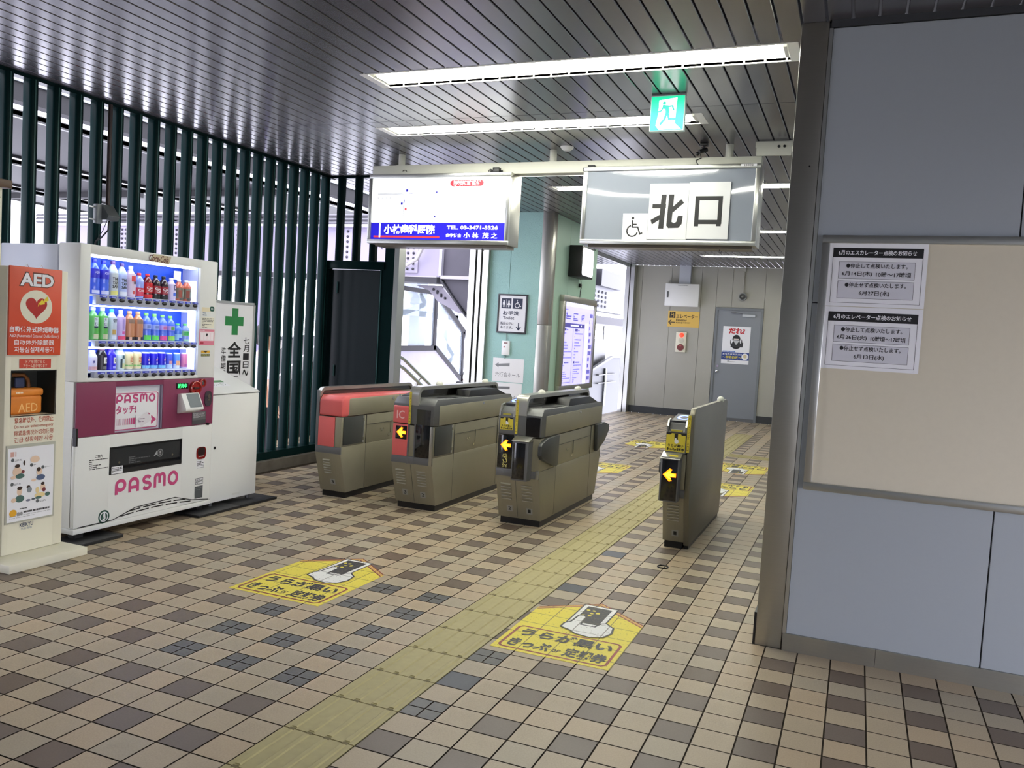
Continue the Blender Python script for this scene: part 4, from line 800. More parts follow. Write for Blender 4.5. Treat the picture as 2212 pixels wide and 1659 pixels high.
mb = MB(); mb.rect(.04, .10, .0, .03, 0, M_YELLOW); o = mb.build('small_sticker', g4); o.rotation_euler = (-math.radians(72), 0, 0); o.location = (0, -.062, .677)
ticket_mouth(g4, -.002, .138, .845, -.006); ic_reader(g4, .005, .145, .885, .10, True); stripe(g4, .152, .022, .705, .965, -.0015)
vent(g4, .075, .215, .325, .085); plate(g4, .09, .115, '1'); lamp_dome(g4, .166, 1.28, 1.012)

# ================================================================== HANGING SIGNS, LAMPS, CEILING FITTINGS
H = thing('hanging_beam', 'cream steel beam on three short posts carrying the two hanging sign boxes', 'beam', (0, 0, 0))
M_BEAM = mat('beam_cream', (206, 206, 192), .45)
mb = MB(); mb.box(-2.36, 1.03, 4.44, 4.56, 2.80, 2.895, M_BEAM, .003); mb.tube([(-2.03 + .02 * math.cos(a * .5), 4.437, 2.838 + .012 * math.sin(a * .5)) for a in range(7)], .003, M_BLACK, 6); mb.build('crossbeam', H)
for x in (-2.1, -.657, .78):
    mb = MB(); mb.cyl((x, 4.5, 2.89), (x, 4.5, 3.0), .03, M_BEAM); mb.cyl((x, 4.5, 2.893), (x, 4.5, 2.90), .05, M_BEAM); mb.build('post', H)
mb = MB(); mb.box(.98, 1.30, 4.42, 4.58, 2.955, 2.999, M_BEAM); mb.box(.99, 1.24, 4.405, 4.425, 2.89, 2.99, M_BEAM)
for x in (1.15, 1.19): mb.cyl((x, 4.405, 2.955), (x, 4.398, 2.955), .01, M_BLACK, 10)
mb.build('bracket', H)
for x in (-1.13, -.29):
    mb = MB(); mb.box(x - .03, x + .03, 4.40, 4.46, 2.80, 2.85, M_BLACK, .004); mb.cyl((x - .06, 4.43, 2.822), (x + .16 if x > -.5 else x + .05, 4.43, 2.822), .008, M_BLACK); mb.tube([(x - .06 + .018 * math.cos(a * .9), 4.43, 2.822 + .018 * math.sin(a * .9)) for a in range(8)], .004, M_BLACK, 6); mb.build('clamp', H)
def sign_box(name, label, x0, w, z0, z1, depth):
    t = thing(name, label, 'hanging sign', (x0, 4.35, z0), 0); h = z1 - z0; f = .035
    mb = MB(); mb.box(0, w, .02, depth, 0, h, M_STEEL, .004); mb.build('housing', t)
    mb = MB()
    for a, b, c_, d_ in ((0, w, 0, f), (0, w, h - f, h), (0, f, f, h - f), (w - f, w, f, h - f)): mb.box(a, b, 0, .03, c_, d_, M_ALU, .003); mb.box(a + .022 if b - a < .1 and a == 0 else a, b, -.004, .004, c_, d_, M_STEEL) if False else None
    mb.build('frame', t)
    for q in (.07, .8):
        mb = MB(); mb.tube([(w * q, .1, 0), (w * q, .1, -.03), (w * q + .008, .1, -.045), (w * q + .018, .1, -.035)], .003, M_BLACK, 6); mb.build('hook', t)
    mb = MB(); mb.box(.06, w - .03, .05, depth - .02, -.022, 0, mat('housing_under', (120, 112, 100), .4, .6)); mb.build('bottom_tray', t)
    return t, h
M_LITW = mat('lit_white', (255, 255, 255), .4, emit=(244, 250, 255), estr=1.45); M_LITB = mat('lit_blue', (30, 20, 190), .4, emit=(24, 14, 190), estr=.75); M_LITT = mat('lit_lettering', (255, 255, 255), .4, emit=(255, 255, 255), estr=1.3)
M_LR = mat('lit_red', (210, 50, 60), .4, emit=(214, 60, 76), estr=.55); M_LG = mat('lit_grey', (190, 192, 196), .4, emit=(196, 198, 204), estr=.75); M_LBD = mat('lit_dark_blue', (30, 24, 150), .4, emit=(30, 24, 160), estr=.5); M_LGR = mat('lit_pale_grey', (225, 226, 230), .4, emit=(222, 224, 230), estr=.95); M_LINK = mat('lit_ink', (90, 94, 110), .4, emit=(90, 94, 110), estr=.35)
SA, h = sign_box('advertising_sign', 'lit dental clinic advertising sign with a blue lower band hanging from the beam', -2.335, 1.37, 2.195, 2.80, .24)
U = lambda u: .035 + (u - 145) / (1890 - 145) * 1.30; Vz = lambda v: h - .035 - (v - 315) / (1128 - 315) * (h - .07)
mb = MB(); mb.box(.03, 1.34, .012, .02, h - .036 - .385, h - .034, M_LITW); mb.build('panel', SA, 'glowing white upper panel')
mb = MB(); mb.box(.03, 1.34, .0118, .02, .034, Vz(903), M_LITB); mb.build('panel', SA, 'glowing blue lower band')
mb = MB(); y = .0112
mb.text('小林歯科医院', U(320), U(1005), Vz(1055), Vz(925), y, M_LITT, .035); mb.rect(U(255), U(275), Vz(1100), Vz(915), y - .0006, M_LITT); mb.rect(U(182), U(1070), Vz(1104), Vz(1078), y, M_LR)
mb.text('TEL. 03-3471-3326', U(1160), U(1805), Vz(988), Vz(938), y, M_LITT, .03); mb.text('歯学博士', U(1155), U(1350), Vz(1090), Vz(1042), y, M_LITT, .025); mb.text('小 林  茂 之', U(1380), U(1805), Vz(1102), Vz(1028), y, M_LITT, .02)
mb.prism([(U(1215) + .03 * math.cos(a), Vz(393) + (Vz(352) - Vz(393)) * math.sin(a)) for a in [PI / 2 + PI * k / 10 for k in range(11)]] + [(U(1560) + .03 * math.cos(a), Vz(393) + (Vz(352) - Vz(393)) * math.sin(a)) for a in [-PI / 2 + PI * k / 10 for k in range(11)]], 'y', y - .0001, y + .0006, M_LR); mb.text('初診随時受付', U(1215), U(1565), Vz(428), Vz(358), y - .0008, M_LITT, .04)
mb.rect(U(570), U(592), Vz(530), Vz(380), y, M_LGR); mb.rect(U(568), U(584), Vz(825), Vz(598), y, M_LG); mb.rect(U(210), U(580), Vz(538), Vz(508), y, M_LG); mb.rect(U(580), U(920), Vz(525), Vz(500), y, M_LGR)
for a, b, c_, d_, m in ((598, 628, 495, 462, M_LBD), (535, 563, 667, 635, M_LBD), (592, 620, 743, 704, M_LR), (572, 586, 640, 598, M_LBD)): mb.rect(U(a), U(b), Vz(c_), Vz(d_), y - .0006, m)
mb.disc(U(1007), Vz(505), .007, y, M_LBD, 12, .009); mb.disc(U(998), Vz(822), .007, y, M_LBD, 12, .009); mb.line([(U(640), Vz(518)), (U(690), Vz(516))], .003, y - .001, M_LBD)
mb.line([(U(815), Vz(530)), (U(815), Vz(720))], .0025, y, M_LGR); mb.line([(U(590), Vz(692)), (U(815), Vz(692))], .0025, y, M_LGR)
mb.text('山手通り至る', U(210), U(360), Vz(448), Vz(424), y, M_LINK, 0); mb.text('北品川駅', U(390), U(518), Vz(668), Vz(640), y, M_LG, 0); mb.text('新馬場 北口', U(470), U(640), Vz(582), Vz(556), y, M_LG, 0)
for k in range(4): mb.rect(U(210 + 56 * k), U(240 + 56 * k), Vz(584), Vz(564), y, M_LG)
for t_, u0, v0 in (('9:30～12:20', 1500, 510), ('14:30～20:30', 1500, 592), ('9:30～17:30', 1500, 672), ('9:30～14:00', 1500, 752)): mb.text(t_, U(u0), U(1825), Vz(v0), Vz(v0 - 40), y, M_LGR, 0)
mb.scrawl(U(1040), U(1210), Vz(665), Vz(600), 2, y, M_LGR, .3, 3)
mb.build('lettering', SA)
SB, h = sign_box('exit_name_sign', 'unlit pale hanging sign with two taped black characters and a wheelchair symbol', -.335, 1.375, 2.215, 2.825, .24)
mb = MB(); n = 16; vs = []; fs = []
for i in range(n + 1):
    x = .034 + (1.307) * i / n; q = (2 * i / n - 1)
    for k in range(9): z = .034 + (h - .068) * k / 8; p = 2 * k / 8 - 1; vs.append((x, .014 - .012 * (1 - q * q) * (1 - p * p), z))
for i in range(n):
    for k in range(8): fs.append((i * 9 + k, (i + 1) * 9 + k, (i + 1) * 9 + k + 1, i * 9 + k + 1))
mb.add(vs, fs, mat('opal_panel', (140, 146, 156), .06, coat=.6), True); mb.build('panel', SB)
def sheet(x0, x1, z0, z1, ch, name):
    mb = MB(); mb.box(x0, x1, -.002, -.001, z0, z1, mat('glossy_paper', (230, 231, 230), .2, coat=.3)); return mb
M_KJ = M_INK
mb = sheet(.552, .855, .04, .468, 0, ''); ux = lambda u: .552 + (u - 805) / (1190 - 805) * .303; vz = lambda v: .04 + (868 - v) / (868 - 335) * .428; y = -.0026
for p_ in ([(840, 530), (975, 530), (975, 572), (840, 572)], [(925, 440), (975, 440), (963, 765), (912, 765)], [(830, 682), (925, 628), (925, 676), (846, 726)], [(1000, 440), (1050, 440), (1040, 700), (1062, 712), (1086, 700), (1100, 640), (1147, 646), (1140, 720), (1110, 756), (1010, 760), (990, 735)], [(1040, 560), (1122, 484), (1150, 520), (1045, 612)]): mb.poly([(ux(a), vz(b)) for a, b in p_], y, M_KJ)
mb.build('taped_sheet', SB, 'white sheet with a black character')
mb = sheet(.857, 1.168, .046, .476, 0, '')
ux = lambda u: .857 + (u - 1168) / (1590 - 1168) * .311; vz = lambda v: .046 + (862 - v) / (862 - 322) * .43
mb.ring(ux(1240), ux(1518), vz(720), vz(456), .032, y, M_KJ); mb.rect(ux(1240), ux(1284), vz(742), vz(700), y, M_KJ); mb.rect(ux(1466), ux(1514), vz(740), vz(700), y, M_KJ)
mb.build('taped_sheet', SB, 'white sheet with a black square character')
def wheelchair(mb, x0, x1, z0, z1, y, m, t):
    X = lambda u: x0 + (u - 585) / 165 * (x1 - x0); Z = lambda v: z0 + (850 - v) / 200 * (z1 - z0)
    mb.disc(X(645), Z(667), (x1 - x0) * .085, y, m, 16); mb.line([(X(642), Z(685)), (X(645), Z(755)), (X(700), Z(755)), (X(725), Z(822)), (X(750), Z(810))], t, y, m); mb.line([(X(645), Z(728)), (X(688), Z(728))], t, y, m)
    mb.line([(X(645 + 54 * math.cos(a)), Z(792 + 54 * math.sin(a))) for a in [math.radians(q) for q in range(15, 256, 12)]], t, y, m)
mb = MB(); mb.box(.35, .55, -.002, -.001, .035, .24, M_PAPER); wheelchair(mb, .384, .513, .058, .216, -.0026, M_INK, .011); mb.build('taped_sheet', SB, 'small white sheet with a wheelchair symbol')
mb = MB(); mb.rect(1.23, 1.345, h - .022, h - .004, -.0012, M_PAPER); mb.text('23002', 1.25, 1.32, h - .020, h - .006, -.0018, M_INK, .01); mb.build('number_sticker', SB)
# emergency exit sign
X_ = thing('emergency_exit_sign', 'green lit emergency exit sign with a running figure under the ceiling', 'exit sign', (.492, 3.1, 2.772), 0)
M_EG = mat('exit_green', (20, 200, 150), .4, emit=(10, 196, 140), estr=1.15); M_EW = mat('exit_white', (255, 255, 255), .4, emit=(236, 255, 250), estr=1.5)
mb = MB(); mb.box(0, .216, 0, .045, 0, .218, flat(214, 240, 230), .003); mb.box(.004, .212, .004, .041, .216, .229, flat(120, 122, 122)); mb.build('housing', X_)
mb = MB(); mb.box(.005, .211, -.0015, .0, .005, .213, M_EG)
E_ = lambda u, v: (.005 + (u - 855) / 300 * .206, .005 + (1170 - v) / 305 * .208); y = -.0022
mb.poly([E_(*p) for p in ((925, 900), (1090, 880), (1080, 1110), (1140, 1165), (935, 1165), (905, 1125), (925, 1010))], y, M_EW)
y -= .0016; mb.disc(*E_(975, 927), .0105, y, M_EG, 16)
for pts, t in (([(960, 960), (1000, 965), (1010, 1020)], .024), ([(990, 965), (1050, 955), (1065, 995)], .010), ([(965, 968), (945, 1000), (915, 1005)], .009), ([(1000, 1015), (985, 1070), (945, 1120)], .014), ([(1010, 1015), (1025, 1070), (1095, 1075)], .014)): mb.line([E_(*p) for p in pts], t, y, M_EG)
mb.poly([E_(*p) for p in ((905, 900), (925, 900), (925, 1010), (905, 1120))], y, M_EG)
mb.build('lit_panel', X_)
# fluorescent lamps
M_TRO = mat('lamp_white', (244, 244, 238), .35)
def lamp(x0, x1, y0, y1, lab):
    t = thing('ceiling_lamp', lab, 'ceiling lamp', (x0, y0, CZ), 0, 'fluorescent lamps in the ceiling'); L = x1 - x0; D = y1 - y0
    mb = MB()
    for a, b, c_, d_ in ((0, L, 0, .010), (0, L, D - .010, D), (0, .05, .010, D - .010), (L - .05, L, .010, D - .010)): mb.box(a, b, c_, d_, -.003, .003, M_TRO)
    mb.build('rim', t)
    mb = MB(); mb.box(.0, L, -.004, .0, -.002, .10, M_TRO); mb.box(.0, L, D, D + .004, -.002, .10, M_TRO); mb.box(-.004, 0, 0, D, -.002, .10, M_TRO); mb.box(L, L + .004, 0, D, -.002, .10, M_TRO); mb.box(0, L, 0, D, .10, .104, M_TRO); mb.build('trough', t)
    for k in range(2):
        a = .09 + (L - .18) * k / 2; b = .09 + (L - .18) * (k + 1) / 2 - .02
        for q in (.3, .7):
            mb = MB(); mb.cyl((a, D * q, .012), (b, D * q, .012), .0175, M_TUBE, 12); mb.build('tube', t, 'glowing tube')
    for a in (.06, L - .075):
        mb = MB(); mb.box(a, a + .02, D * .2, D * .8, .0, .09, flat(206, 206, 200), .003); mb.build('socket', t)
lamp(-1.16, 1.41, 2.35, 2.635, 'first fluorescent ceiling lamp, nearest the board wall')
lamp(-1.80, .72, 3.575, 3.845, 'second fluorescent ceiling lamp, behind the green exit sign')
lamp(-1.80, .30, 5.36, 5.56, 'third fluorescent ceiling lamp, glimpsed between the two hanging signs')
lamp(-1.30, 1.40, 6.10, 6.32, 'fluorescent ceiling lamp seen just past the upper edge of the pale hanging sign')
lamp(-1.30, 1.35, 9.36, 9.58, 'fluorescent ceiling lamp seen beside the lower edge of the pale hanging sign')
lamp(-.86, 1.40, 12.6, 12.8, 'farthest fluorescent ceiling lamp, in front of the grey service door')
t = thing('smoke_detector', 'small round smoke detector on the ceiling above the hanging signs', 'smoke detector', (-.505, 4.40, CZ), 0)
mb = MB(); mb.lathe([(0, -.03), (.03, -.03), (.045, -.018), (.055, -.004), (.055, 0), (0, 0)], M_WHITE, n=24); mb.build('body', t)
t = thing('ceiling_camera', 'small black ceiling camera with a looped cable above the pale hanging sign', 'camera', (.6, 4.42, CZ), 0)
mb = MB(); mb.box(-.03, .03, -.03, .03, -.025, 0, M_BLACK, .004); mb.cyl((0, 0, -.025), (-.01, 0, -.06), .01, M_BLACK); mb.build('mount', t)
mb = MB(); mb.cyl((.02, .0, -.05), (-.03, -.04, -.075), .017, M_BLACK); mb.ell((-.045, -.02, -.085), (.016, .016, .016), M_BLACK); mb.build('body', t)
mb = MB(); mb.tube([(-.03, 0, -.08), (-.02, .01, -.11), (-.06, .02, -.125), (-.05, .02, -.15), (-.03, .02, -.165)], .004, M_BLACK, 6); mb.build('cable', t)

# junction box and pipe on the louvres
t = thing('cable_box', 'grey cable box strapped to a green louvre tube above the vending machine', 'junction box', (-3.415, 2.40, 2.09), LEFT)
mb = MB(); mb.box(.0, .05, -.02, .02, 0, .14, flat(120, 124, 122), .004); mb.prism([(-.07, .03), (-.09, .06), (-.02, .145), (.03, .145), (.03, .03)], 'x', .04, .145, flat(86, 90, 88), .005); mb.build('body', t)
mb = MB(); mb.tube([(.11, .0, .10), (.11, .0, .50), (.11, .0, .88)], .016, flat(52, 40, 36), 10); mb.build('pipe', t)
mb = MB(); mb.tube([(.11, -.02, .03), (.10, -.02, -.04), (.06, .0, -.10), (.03, .02, -.13), (.02, .04, -.22)], .006, M_BLACK, 6); mb.tube([(.09, -.02, .03), (.07, .0, -.05), (.03, .03, -.14)], .003, M_BLACK, 6); mb.build('cable', t)
for z in (.02, .11):
    mb = MB(); mb.box(-.05, .05, .0, .004, z, z + .01, M_ALU); mb.build('strap', t)
#@@PART4
# ================================================================== NOTICE BOARD
NB = thing('notice_board', 'large framed beige notice board on the grey panel wall', 'notice board', (1.615, 2.1, .80), 0)
mb = MB(); w, h, f = 2.3, 1.205, .036
for a, b, c_, d_ in ((0, w, 0, f), (0, w, h - f, h), (0, f, f, h - f), (w - f, w, f, h - f)): mb.box(a, b, -.028, .0, c_, d_, M_ALU, .003)
mb.build('frame', NB)
mb = MB(); mb.box(f - .002, w - f + .002, -.009, 0, f - .002, h - f + .002, mat('board_beige', (206, 198, 176), .55, noise=.03, nscale=40)); mb.build('panel', NB)
def notice(lab, z0, z1, head, d1, t1, d2):
    t = thing('notice_sheet', lab, 'notice', (1.648, 2.0875, z0), 0, 'inspection notices on the board'); W2 = .42; h = z1 - z0; X = lambda u: u * W2; Z = lambda v: v * h; y = -.0016
    mb = MB(); mb.box(0, W2, -.001, 0, 0, h, M_PAPER); mb.build('sheet', t)
    mb = MB(); mb.rect(X(.045), X(.955), Z(.77), Z(.92), y, M_INK); mb.ring(X(.045), X(.955), Z(.055), Z(.92), .0014, y, M_INK)
    for a, b in ((.435, .705), (.125, .40)): mb.rect(X(.115), X(.885), Z(a), Z(b), y, flat(206, 206, 212)); mb.ring(X(.115), X(.885), Z(a), Z(b), .0014, y, M_INK)
    mb.text(head, X(.10), X(.89), Z(.805), Z(.885), y - .0006, M_PAPER, .022)
    mb.text('●停止して点検いたします。', X(.19), X(.81), Z(.60), Z(.68), y - .0006, M_INK, .012); mb.text(d1, X(.15), X(.46), Z(.47), Z(.555), y - .0006, M_INK, .012); mb.text(t1, X(.50), X(.85), Z(.47), Z(.55), y - .0006, M_INK, .012)
    mb.text('●停止せず点検いたします。', X(.19), X(.81), Z(.30), Z(.38), y - .0006, M_INK, .012); mb.text(d2, X(.34), X(.65), Z(.165), Z(.255), y - .0006, M_INK, .012); mb.build('lettering', t)
notice('upper white inspection notice dated June 14 and 27 on the beige board', 1.678, 1.972, '6月のエスカレーター点検のお知らせ', '6月14日(木)', '10時〜17時頃', '6月27日(水)')
notice('lower white inspection notice dated June 26 and 13 on the beige board', 1.384, 1.675, '6月のエレベーター点検のお知らせ', '6月26日(火)', '10時頃〜17時頃', '6月13日(水)')

# ================================================================== FLOOR STICKERS
def stk(name, col, wear=.35):
    if name in MATS: return MATS[name]
    m = mat(name, col, .5); nt = m.node_tree; p = nt.nodes['Principled BSDF']; L = nt.links.new
    ge = nt.nodes.new('ShaderNodeNewGeometry'); se = nt.nodes.new('ShaderNodeSeparateXYZ'); L(ge.outputs['Position'], se.inputs[0])
    def mth(op, a, b=None, v=None):
        n = nt.nodes.new('ShaderNodeMath'); n.operation = op; L(a, n.inputs[0])
        if b is not None: L(b, n.inputs[1])
        elif v is not None: n.inputs[1].default_value = v
        return n.outputs[0]
    ds = []
    for ax in (0, 1):
        a = mth('DIVIDE', se.outputs[ax], v=.15); a = mth('ADD', a, v=200.0); a = mth('FRACT', a); a = mth('SUBTRACT', a, v=.5); a = mth('ABSOLUTE', a); ds.append(mth('GREATER_THAN', a, v=.483))
    ln = mth('MAXIMUM', ds[0], ds[1])
    nz = nt.nodes.new('ShaderNodeTexNoise'); nz.inputs['Scale'].default_value = 90; nz.inputs['Detail'].default_value = 4; L(ge.outputs['Position'], nz.inputs['Vector'])
    nw = mth('MULTIPLY', mth('GREATER_THAN', nz.outputs[0], v=1 - wear), v=.6); fac = mth('MAXIMUM', mth('MULTIPLY', ln, v=.75), nw)
    mx = nt.nodes.new('ShaderNodeMix'); mx.data_type = 'RGBA'; mx.inputs[6].default_value = rgb(*col); mx.inputs[7].default_value = rgb(84, 74, 50); L(fac, mx.inputs[0]); L(mx.outputs[2], p.inputs['Base Color'])
    return m
S_Y, S_K, S_W, S_R, S_O = stk('sticker_yellow', (222, 206, 66)), stk('sticker_black', (34, 36, 40), .42), stk('sticker_white', (232, 232, 226)), stk('sticker_red', (140, 62, 52)), stk('sticker_orange', (200, 140, 90))
def sticker(x, y, rz, lab):
    t = thing('floor_sticker', lab, 'floor sticker', (x, y, .0004), 0, 'yellow ticket stickers on the floor'); t.rotation_euler = (-PI / 2, 0, rz)
    mb = MB(); mb.prism([(0, 0), (.578, 0), (.578, .65), (.29, .88), (0, .65)], 'y', -.0008, 0, S_Y); mb.build('sheet', t)
    mb = MB(); d = -.001
    for q, m in ((0, S_R), (.018, S_O), (.034, S_R)): mb.line([(.004, .655 - q), (.29, .882 - q), (.574, .655 - q)], .010, d, m)
    rr = [(.045, .03), (.53, .03), (.548, .05), (.548, .31), (.53, .33), (.045, .33), (.028, .31), (.028, .05), (.045, .03)]; mb.line(rr, .013, d, S_R)
    mb.text('うらが黒い', .06, .525, .20, .31, d - .0004, S_K, .045); mb.text('きっぷ', .055, .26, .055, .16, d - .0004, S_K, .04); mb.text('or', .275, .315, .075, .115, d - .0004, S_K, .02); mb.text('定期券', .33, .535, .05, .165, d - .0004, S_K, .035)
    mb.rect(.205, .40, .50, .83, d - .0002, S_K); mb.rect(.213, .392, .508, .822, d - .0004, S_W); mb.rect(.235, .37, .53, .80, d - .0007, S_K)
    for k in range(7): mb.disc(.285 + .035 * math.sin(k * 2.1), .69 + .05 * math.cos(k * 1.3), .011, d - .0009, S_Y, 8)
    hand = [(.205, .42), (.255, .40), (.30, .36), (.38, .345), (.44, .38), (.462, .45), (.45, .53), (.40, .58), (.375, .56), (.36, .50), (.285, .50), (.28, .62), (.262, .645), (.235, .63), (.228, .52), (.205, .48)]
    mb.poly(hand, d - .0009, S_W); mb.line(hand + [hand[0]], .010, d - .001, S_K); mb.build('print', t)
sticker(-1.238, 1.432, 0, 'yellow house-shaped floor sticker left of the tactile strip, nearest the vending machine')
sticker(.324, 1.402, 0, 'yellow house-shaped floor sticker right of the tactile strip, before the board wall')
sticker(.91, 6.95, PI, 'yellow floor sticker behind the slim steel-sided gate, the nearer one')
sticker(.91, 8.56, PI, 'yellow floor sticker behind the slim steel-sided gate, the farther one')
sticker(-.53, 7.42, PI, 'yellow floor sticker just past the gate with the open grey flap')
sticker(-.56, 10.0, PI, 'yellow floor sticker deep in the hall, seen over the gate with the grey flap')
t = thing('drain_ring', 'small black ring lying on the floor tiles before the slim steel gate', 'ring', (.741, 3.24, 0), 0)
mb = MB(); mb.tube([(.034 * math.cos(2 * PI * k / 24), .034 * math.sin(2 * PI * k / 24), .004) for k in range(25)], .0045, M_BLACK, 6, False); mb.build('ring_body', t)

# ================================================================== SIGNS ON THE TEAL BLOCK
M_NAVY = mat('sign_navy', (26, 34, 62), .45); M_SIGN = mat('sign_white', (222, 222, 226), .4)
def pict(mb, x, z, s, y, m, woman=False):
    mb.disc(x, z + .78 * s, .13 * s, y, m, 12); 
    if woman: mb.poly([(x - .12 * s, z + .62 * s), (x + .12 * s, z + .62 * s), (x + .28 * s, z + .22 * s), (x - .28 * s, z + .22 * s)], y, m)
    else: mb.rect(x - .2 * s, x + .2 * s, z + .25 * s, z + .62 * s, y, m)
    mb.rect(x - .1 * s, x - .01 * s, z - .1 * s, z + .25 * s, y, m); mb.rect(x + .01 * s, x + .1 * s, z - .1 * s, z + .25 * s, y, m)
TS = thing('toilet_sign', 'white toilet sign with dark frame and two navy pictograms on the teal stucco', 'sign', (-2.515, 7.8, 1.462), 0)
mb = MB(); w, h = .408, .50
for a, b, c_, d_ in ((0, w, 0, .02), (0, w, h - .02, h), (0, .02, .02, h - .02), (w - .02, w, .02, h - .02)): mb.box(a, b, -.022, 0, c_, d_, flat(50, 50, 56), .002)
mb.build('frame', TS); mb = MB(); mb.box(.018, w - .018, -.014, 0, .018, h - .018, M_SIGN); mb.build('panel', TS)
mb = MB(); y = -.0146; mb.rect(.05, .185, .315, .445, y, M_NAVY); mb.rect(.205, .34, .315, .445, y, M_NAVY); pict(mb, .083, .34, .085, y - .0006, M_SIGN); pict(mb, .152, .34, .085, y - .0006, M_SIGN, True); mb.rect(.116, .12, .33, .43, y - .0006, M_SIGN); wheelchair(mb, .235, .32, .328, .432, y - .0006, M_SIGN, .009)
mb.text('お手洗', .075, .30, .23, .285, y, M_NAVY, .03); mb.text('Toilet', .078, .235, .175, .215, y, M_NAVY, .01); mb.text('階段の下に', .05, .235, .105, .142, y, M_NAVY, .015); mb.text('あります。', .05, .22, .055, .092, y, M_NAVY, .015); mb.line([(.30, .14), (.30, .05)], .013, y, M_NAVY); mb.line([(.27, .085), (.30, .05), (.33, .085)], .013, y - .0004, M_NAVY); mb.build('lettering', TS)
t = thing('call_box', 'small white call box under the toilet sign', 'switch box', (-2.424, 7.8, 1.18), 0)
mb = MB(); mb.box(0, .106, -.03, 0, 0, .183, M_WHITE, .004); mb.rect(.03, .08, .145, .165, -.0306, flat(150, 120, 120)); mb.disc(.035, .105, .010, -.0306, flat(150, 60, 70), 14); mb.build('case', t)
mb = MB(); mb.tube([(.05, -.008, .183), (.05, -.008, .28)], .004, flat(130, 150, 146), 6); mb.tube([(.045, -.008, 0), (.05, -.012, -.03), (.045, -.008, -.045)], .004, M_BLACK, 6); mb.build('wire', t)
t = thing('direction_sheet', 'white paper sheet with a grey arrow under the small call box', 'paper sign', (-2.545, 7.8, .835), 0)
mb = MB(); mb.box(0, .432, -.003, 0, 0, .305, M_PAPER); mb.build('sheet', t); mb = MB(); y = -.0036; mb.poly([(.03, .215), (.08, .245), (.08, .228), (.235, .245), (.235, .205), (.08, .20), (.08, .18)], y, flat(130, 132, 136)); mb.text('六行会ホール', .04, .385, .065, .125, y, flat(96, 98, 104), 0); mb.build('lettering', t)
t = thing('direction_sheet', 'white paper sheet half hidden by the gates, below the arrow sheet', 'paper sign', (-2.555, 7.8, .49), 0)
mb = MB(); mb.box(0, .43, -.003, 0, 0, .335, M_PAPER); mb.build('sheet', t); mb = MB(); mb.poly([(.03, .262), (.08, .292), (.08, .28), (.265, .29), (.265, .255), (.08, .25), (.08, .23)], y, flat(110, 112, 116)); mb.text('センター', .24, .39, .135, .17, y, flat(60, 62, 66), .01); mb.text('センター', .24, .39, .075, .11, y, flat(60, 62, 66), .01); mb.build('lettering', t)
TT = thing('timetable_board', 'lit lilac timetable board in a steel frame on the side of the teal block', 'timetable', (-1.83, 8.2, .74), LEFT)
mb = MB(); w, h = 1.46, 1.265
for a, b, c_, d_ in ((0, w, 0, .07), (0, w, h - .085, h), (0, .09, .07, h - .085), (w - .06, w, .07, h - .085)): mb.box(a, b, -.07, 0, c_, d_, M_STEEL, .004)
mb.build('frame', TT)
M_TL = mat('lit_lilac', (206, 200, 255), .4, emit=(196, 190, 255), estr=.95); M_TD = mat('lit_violet_print', (90, 86, 170), .4, emit=(90, 84, 190), estr=.30); M_TP = mat('lit_pale_print', (150, 146, 215), .4, emit=(150, 146, 220), estr=.45); M_TR = mat('lit_blue_white', (230, 234, 255), .4, emit=(224, 226, 255), estr=1.25)
mb = MB(); mb.box(.088, w - .058, -.04, 0, .068, h - .083, M_TL); mb.build('lit_panel', TT)
mb = MB(); y = -.0406; mb.rect(.09, 1.4, 1.13, 1.18, y, M_TR); mb.scrawl(.12, 1.36, .96, 1.12, 6, y, M_TP, .6, 3); mb.scrawl(.5, .7, .94, 1.05, 5, y - .0004, M_TD, .7, 4); mb.scrawl(.85, 1.0, .94, 1.04, 5, y - .0004, M_TD, .7, 5); mb.scrawl(.2, .4, .95, 1.06, 4, y - .0004, M_TD, .6, 15)
mb.rect(.10, 1.02, .845, .905, y - .0004, M_TD); mb.scrawl(.4, .75, .86, .89, 1, y - .001, M_TR, .7, 6); mb.scrawl(.85, .95, .86, .89, 1, y - .001, M_TR, .7, 2)
for x0, x1 in ((.11, .50), (.60, .98)): 
    mb.rect(x0, x0 + .12, .80, .835, y - .0004, M_TD); mb.scrawl(x0 + .14, x1, .80, .83, 1, y, M_TD, .6, 9)
    for z1, z0 in ((.79, .42), (.35, .09)): mb.scrawl(x0, x1, z0, z1, 9, y, M_TP, .5, int(100 * x0)); 
    mb.rect(x0, x0 + .06, .36, .39, y - .0004, M_TD); mb.scrawl(x0 + .1, x1 - .1, .36, .39, 1, y - .0004, M_TD, .6, 8); mb.rect(x1 + .015, x1 + .03, .09, .84, y, M_TP)
mb.rect(1.07, 1.19, .07, .92, y, M_TR); mb.scrawl(1.24, 1.38, .10, 1.08, 11, y, M_TD, .6, 12); mb.build('lettering', TT)
CK = thing('wall_clock', 'black box clock with a white lit face on the side of the teal block', 'clock', (-1.83, 8.47, 2.26), LEFT)
mb = MB(); mb.box(0, .52, -.185, 0, 0, .415, flat(20, 20, 22), .01); mb.build('housing', CK)
mb = MB(); pts = []
for cx, cz, a0 in ((.45, .345, 0), (.07, .345, 90), (.07, .07, 180), (.45, .07, 270)): pts += [(cx + .045 * math.cos(math.radians(a0 + 15 * k)), cz + .045 * math.sin(math.radians(a0 + 15 * k))) for k in range(7)]
mb.prism(pts, 'y', -.19, -.184, mat('lit_clock', (255, 255, 255), .4, emit=(244, 250, 255), estr=1.7)); mb.build('face', CK, 'white lit clock face')
mb = MB(); mb.line([(.26, .205), (.19, .222)], .009, -.1906, flat(110, 110, 110)); mb.line([(.26, .205), (.36, .215)], .006, -.1912, flat(110, 110, 110)); mb.build('hands', CK)
